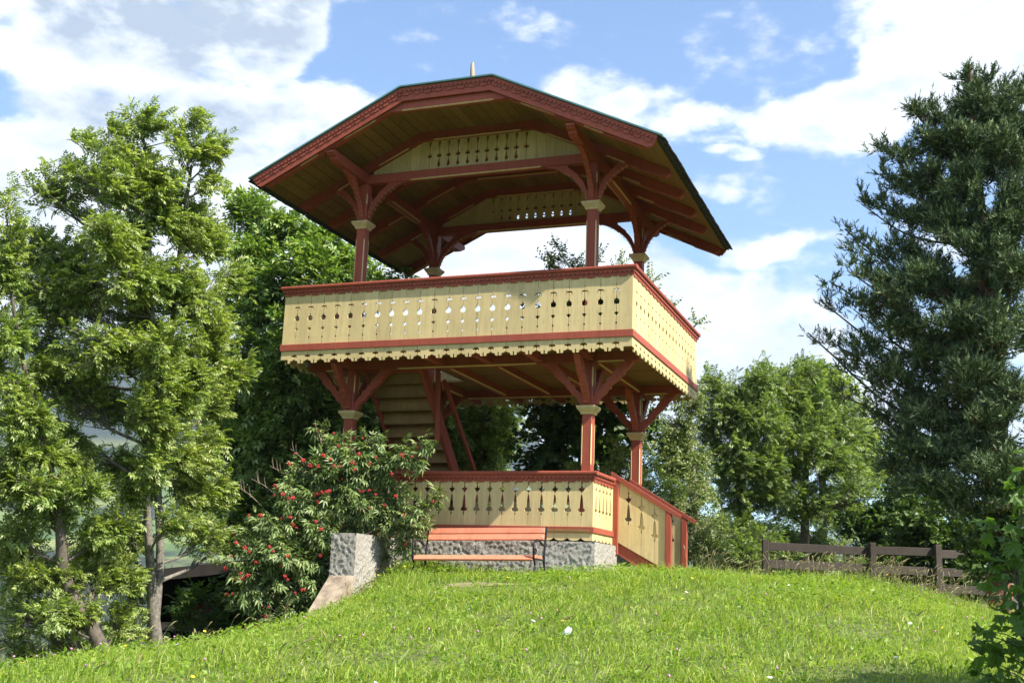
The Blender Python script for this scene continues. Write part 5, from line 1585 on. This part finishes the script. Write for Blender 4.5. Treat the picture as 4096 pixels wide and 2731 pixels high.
xs, ys = visible_points(255000, 5.0, 18.0, .48, 41)
m = keep_mask(xs, ys)
m &= ~((np.hypot((xs + 1.3) / .42, (ys + 1.75) / .20) < 1 + .4 * wob(xs, ys, 9, 3)) & (rng.uniform(0, 1, len(xs)) < .6))
m &= wob(xs, ys, 3.0, 9) + rng.uniform(-.6, 1.2, len(xs)) > -.25
xs, ys = xs[m], ys[m]
cl = wob(xs, ys, 4.0, 21) + .5 * wob(xs, ys, 13.0, 22)
dist = np.hypot(xs - CAM.x, ys - CAM.y)
h = (.055 + .065 * cl + rng.gamma(2.2, .016, len(xs))) * np.interp(dist, [5, 9, 14, 17], [1.0, 1.0, 1.05, 1.2])
longp = (wob(xs, ys, 1.3, 77) > .12) & (rng.uniform(0, 1, len(xs)) < .16)
h = np.where(longp, h * 1.9, h)
h = np.where(np.hypot((xs + 1.3) / .75, (ys + 1.95) / .55) < 1, h * .5, h)
h = np.clip(h, .025, .40)
lean = np.clip(rng.normal(.95, .35, len(xs)) + .4 * wob(xs, ys, 2.0, 33), .1, 1.6)
V, F = blades(xs, ys, h, rng.uniform(.0045, .0095, len(xs)), lean, 42)
tag(link('grass', npmesh('grass', V, F), None, 'grass'), kind='stuff')

# broad herb leaves among the grass
x2, y2 = visible_points(42000, 5.0, 16.0, .48, 43)
m = keep_mask(x2, y2) & (wob(x2, y2, 2.2, 51) + rng.uniform(-.5, .5, len(x2)) > 0)
x2, y2 = x2[m], y2[m]
n2_ = len(x2)
P2 = np.stack([x2, y2, gz(x2, y2) + rng.uniform(.03, .13, n2_)], 1)
D2 = np.stack([rng.normal(size=n2_), rng.normal(size=n2_), rng.uniform(-.1, .7, n2_)], 1)
TPL['herb'] = [simple(.05, .032), simple(.085, .026), simple(.04, .036)]
V, F = scatter_leaves('herb', P2, D2, rng.uniform(.35, .95, n2_), .4, 44)
tag(link('meadow_herbs', npmesh('meadow_herbs', V, F), None, 'weed'), kind='stuff')

# seeding stalks along the crest and on the left shoulder
sx, sy_ = [], []
for (x0, y0, x1, y1, n, sp_) in [(.5, 1.2, 4.4, 1.0, 190, .5), (2.0, 1.9, 4.0, 1.6, 120, .3), (-6.2, -2.6, -3.6, -2.2, 120, .5), (-7.0, -4.2, -5.2, -3.2, 90, .6), (-3.4, -.6, -3.0, -1.6, 20, .2), (-5.0, -8.0, 4.0, -4.0, 40, 1.5)]:
    t = rng.uniform(0, 1, n)
    sx.append(x0 + (x1 - x0) * t + rng.normal(0, .05, n))
    sy_.append(y0 + (y1 - y0) * t + rng.normal(0, sp_, n))
sx, sy_ = np.concatenate(sx), np.concatenate(sy_)
m = keep_mask(sx, sy_)
stalks = []
for x, y in zip(sx[m], sy_[m]):
    hh = rng.uniform(.16, .42)
    z = float(gz(x, y))
    dx, dy = rng.normal(.08, .07), rng.normal(0, .05)
    stalks.append([(x, y, z, .0018), (x + dx * .3, y + dy * .3, z + hh * .55, .0016), (x + dx * .75, y + dy * .75, z + hh * .86, .0016), (x + dx * .85, y + dy * .85, z + hh * .89, .006), (x + dx * 1.1, y + dy, z + hh * .97, .0055), (x + dx * 1.3, y + dy * 1.2, z + hh, .001)])
tag(link('seed_grass', tubes_mesh('seed_grass', stalks, 4), None, 'straw'), kind='stuff')

# bare patch in front of the bench
bp = []
for k in range(18):
    a = k / 18 * 2 * math.pi
    q = 1 + .2 * math.sin(3 * a + 1) + rnd.uniform(-.1, .1)
    x, y = -1.3 + .45 * q * math.cos(a), -1.75 + .20 * q * math.sin(a)
    bp.append((x, y, float(gz(x, y)) + .004))
cz_ = float(gz(-1.3, -1.75)) + .018
tag(link('bare_patch', pymesh('bare_patch', bp + [(-1.3, -1.75, cz_)], [(i, (i + 1) % 18, 18) for i in range(18)], True), None, 'bare'), kind='structure')

# wild flowers
def flower_mesh(kind):
    bm = bmesh.new()
    if kind == 'yellow':
        for k in range(5):
            a = k * 2 * math.pi / 5
            v = [bm.verts.new((0, 0, 0))] + [bm.verts.new((.013 * math.cos(a + d) * q, .013 * math.sin(a + d) * q, .004 * q)) for d, q in ((-.5, .8), (0, 1.05), (.5, .8))]
            bm.faces.new(v)
    elif kind == 'white':
        for k in range(9):
            a = k * 2 * math.pi / 9
            v = [bm.verts.new((0, 0, 0))] + [bm.verts.new((.014 * math.cos(a + d) * q, .014 * math.sin(a + d) * q, .002 * q)) for d, q in ((-.25, .9), (0, 1.05), (.25, .9))]
            bm.faces.new(v)
    else:
        bmesh.ops.create_icosphere(bm, subdivisions=2, radius=.013)
        for v in bm.verts:
            v.co *= 1 + .18 * math.sin(v.co.x * 900) * math.cos(v.co.z * 700)
    m = bpy.data.meshes.new('bloom')
    bm.to_mesh(m)
    bm.free()
    return m


def flowers(kind, mat, label, group, spots, hh):
    fs = .72 if kind == 'pink' else 1.25
    me = flower_mesh(kind)
    me.materials.append(M[mat])
    stm = tubes_mesh('stem', [[(0, 0, -.16, .0018), (.002, 0, -.08, .0015), (0, 0, 0, .0012)]], 4)
    stm.materials.append(M['stem'])
    for x, y in spots:
        z = float(gz(x, y)) + hh * rnd.uniform(.75, 1.3)
        mw = Matrix.Translation((x, y, z)) @ Matrix.Rotation(rnd.uniform(0, 6.28), 4, 'Z') @ Matrix.Rotation(rnd.uniform(0, .7), 4, 'Y') @ Matrix.Diagonal((fs, fs, fs, 1))
        f = link('wildflower', None, None, None, mw)
        tag(f, label, 'flower', group)
        link('bloom', me, f, None, mw)
        link('stem', stm, f, None, Matrix.Translation((x, y, z)))


def spots(n, seed, near=()):
    px, py = visible_points(n, 7.2, 12.5, .40, seed)
    o = [(float(a), float(b)) for a, b in zip(px, py) if keep_mask(a, b)]
    return o + list(near)


flowers('yellow', 'yellow_flower', 'small yellow buttercup standing in the sunlit grass', 'yellow buttercups in the meadow', spots(20, 61, [(-3.1, -.75), (-3.2, -.9), (-2.9, -.4), (-2.8, -1.0), (2.9, 1.5), (3.0, 1.55), (2.85, 1.45)]), .14)
flowers('white', 'white_flower', 'tiny white daisy in the sunlit grass', 'white daisies in the meadow', spots(26, 62), .13)
flowers('pink', 'pink_flower', 'round pink clover head in the sunlit grass', 'pink clover heads in the meadow', spots(34, 63, [(3.3, 1.0), (3.6, .4), (3.8, -.5)]), .13)

# crumpled paper on the slope
px_, py_ = .745, -4.815
pz = float(gz(px_, py_)) + .085
pp = [(-.05, -.02, -.03), (.00, -.035, -.035), (.05, -.01, -.02), (.055, .01, .03), (.02, -.01, .055), (-.02, -.03, .02), (-.045, .01, .01), (.0, .0, .0), (.03, -.03, .01)]
pf = [(0, 1, 5), (1, 8, 5), (1, 2, 8), (2, 3, 8), (3, 4, 8), (8, 4, 5), (0, 5, 6), (5, 4, 6), (0, 6, 7), (6, 4, 7), (4, 3, 7), (3, 2, 7), (2, 1, 7), (1, 0, 7)]
tag(link('paper_scrap', pymesh('paper_scrap', pp, pf), None, 'paper', Matrix.Translation((px_, py_, pz - .02)) @ Matrix.Scale(.75, 4)), 'crumpled white paper scrap lying in the grass below the bench', 'paper')

# overhead cables down in the valley, village houses across it
for i, (dz, lb) in enumerate([(0, 'upper thin overhead cable crossing low at the left edge'), (-.55, 'lower thin overhead cable crossing low at the left edge')]):
    c = [(-64 + k * 4.2, 26 + k * .5, -7.6 + dz + .05 * k - .06 * math.sin(k / 12 * math.pi) * 6, .012) for k in range(13)]
    tag(link('overhead_cable', tubes_mesh('overhead_cable', [smooth_path(c, 26)], 5), None, 'wire'), lb, 'cable', 'overhead cables')


def house(azd, r, size, rotd, label):
    a = rad(azd)
    x, y = 3.7 + r * math.sin(a), -14.2 + r * math.cos(a)
    z = float(far_z(np.array(x), np.array(y), np.array(r), np.array(a))) - .5
    T = thing('house', (x, y, z), label, 'house', 'village houses across the valley')
    mw = rotz(rotd, (x, y, z))
    w, d, hh = size, size * .75, size * .5
    link('wall', box_mesh('wall', (-w / 2, -d / 2, -3), (w / 2, d / 2, hh), 0), T, 'house_wall', mw)
    e = w * .08
    poly = [(-d / 2 - e, hh - .2), (d / 2 + e, hh - .2), (0, hh + d * .36)]
    V = [(s * (w / 2 + e), a_, b_) for s in (-1, 1) for a_, b_ in poly]
    link('roof', pymesh('roof', V, [(0, 1, 2), (5, 4, 3), (0, 3, 4, 1), (1, 4, 5, 2), (2, 5, 3, 0)]), T, 'house_roof', mw)
    for k in (-.3, 0, .3):
        for zz in (.15, .55):
            link('window', box_mesh('window', (k * w - w * .05, -d / 2 - .05, hh * zz), (k * w + w * .05, -d / 2 + .02, hh * zz + hh * .22), 0), T, 'window_dark', mw)


for q in HOUSES:
    house(*q)

# ------------------------------------------------------------------ air
hz_m = bpy.data.materials.new('valley_haze')
hz_m.use_nodes = True
ht = hz_m.node_tree
ht.nodes.remove(ht.nodes['Principled BSDF'])
pv = ht.nodes.new('ShaderNodeVolumePrincipled')
pv.inputs['Color'].default_value = (.62, .80, 1.0, 1)
pv.inputs['Density'].default_value = HAZE
pv.inputs['Anisotropy'].default_value = .2
ht.links.new(pv.outputs[0], ht.nodes['Material Output'].inputs['Volume'])
hb = link('haze', box_mesh('haze', (-3700, -3700, -125), (3700, 3700, 680), 0), None, None)
hb.data.materials.append(hz_m)
hb['kind'] = 'stuff'
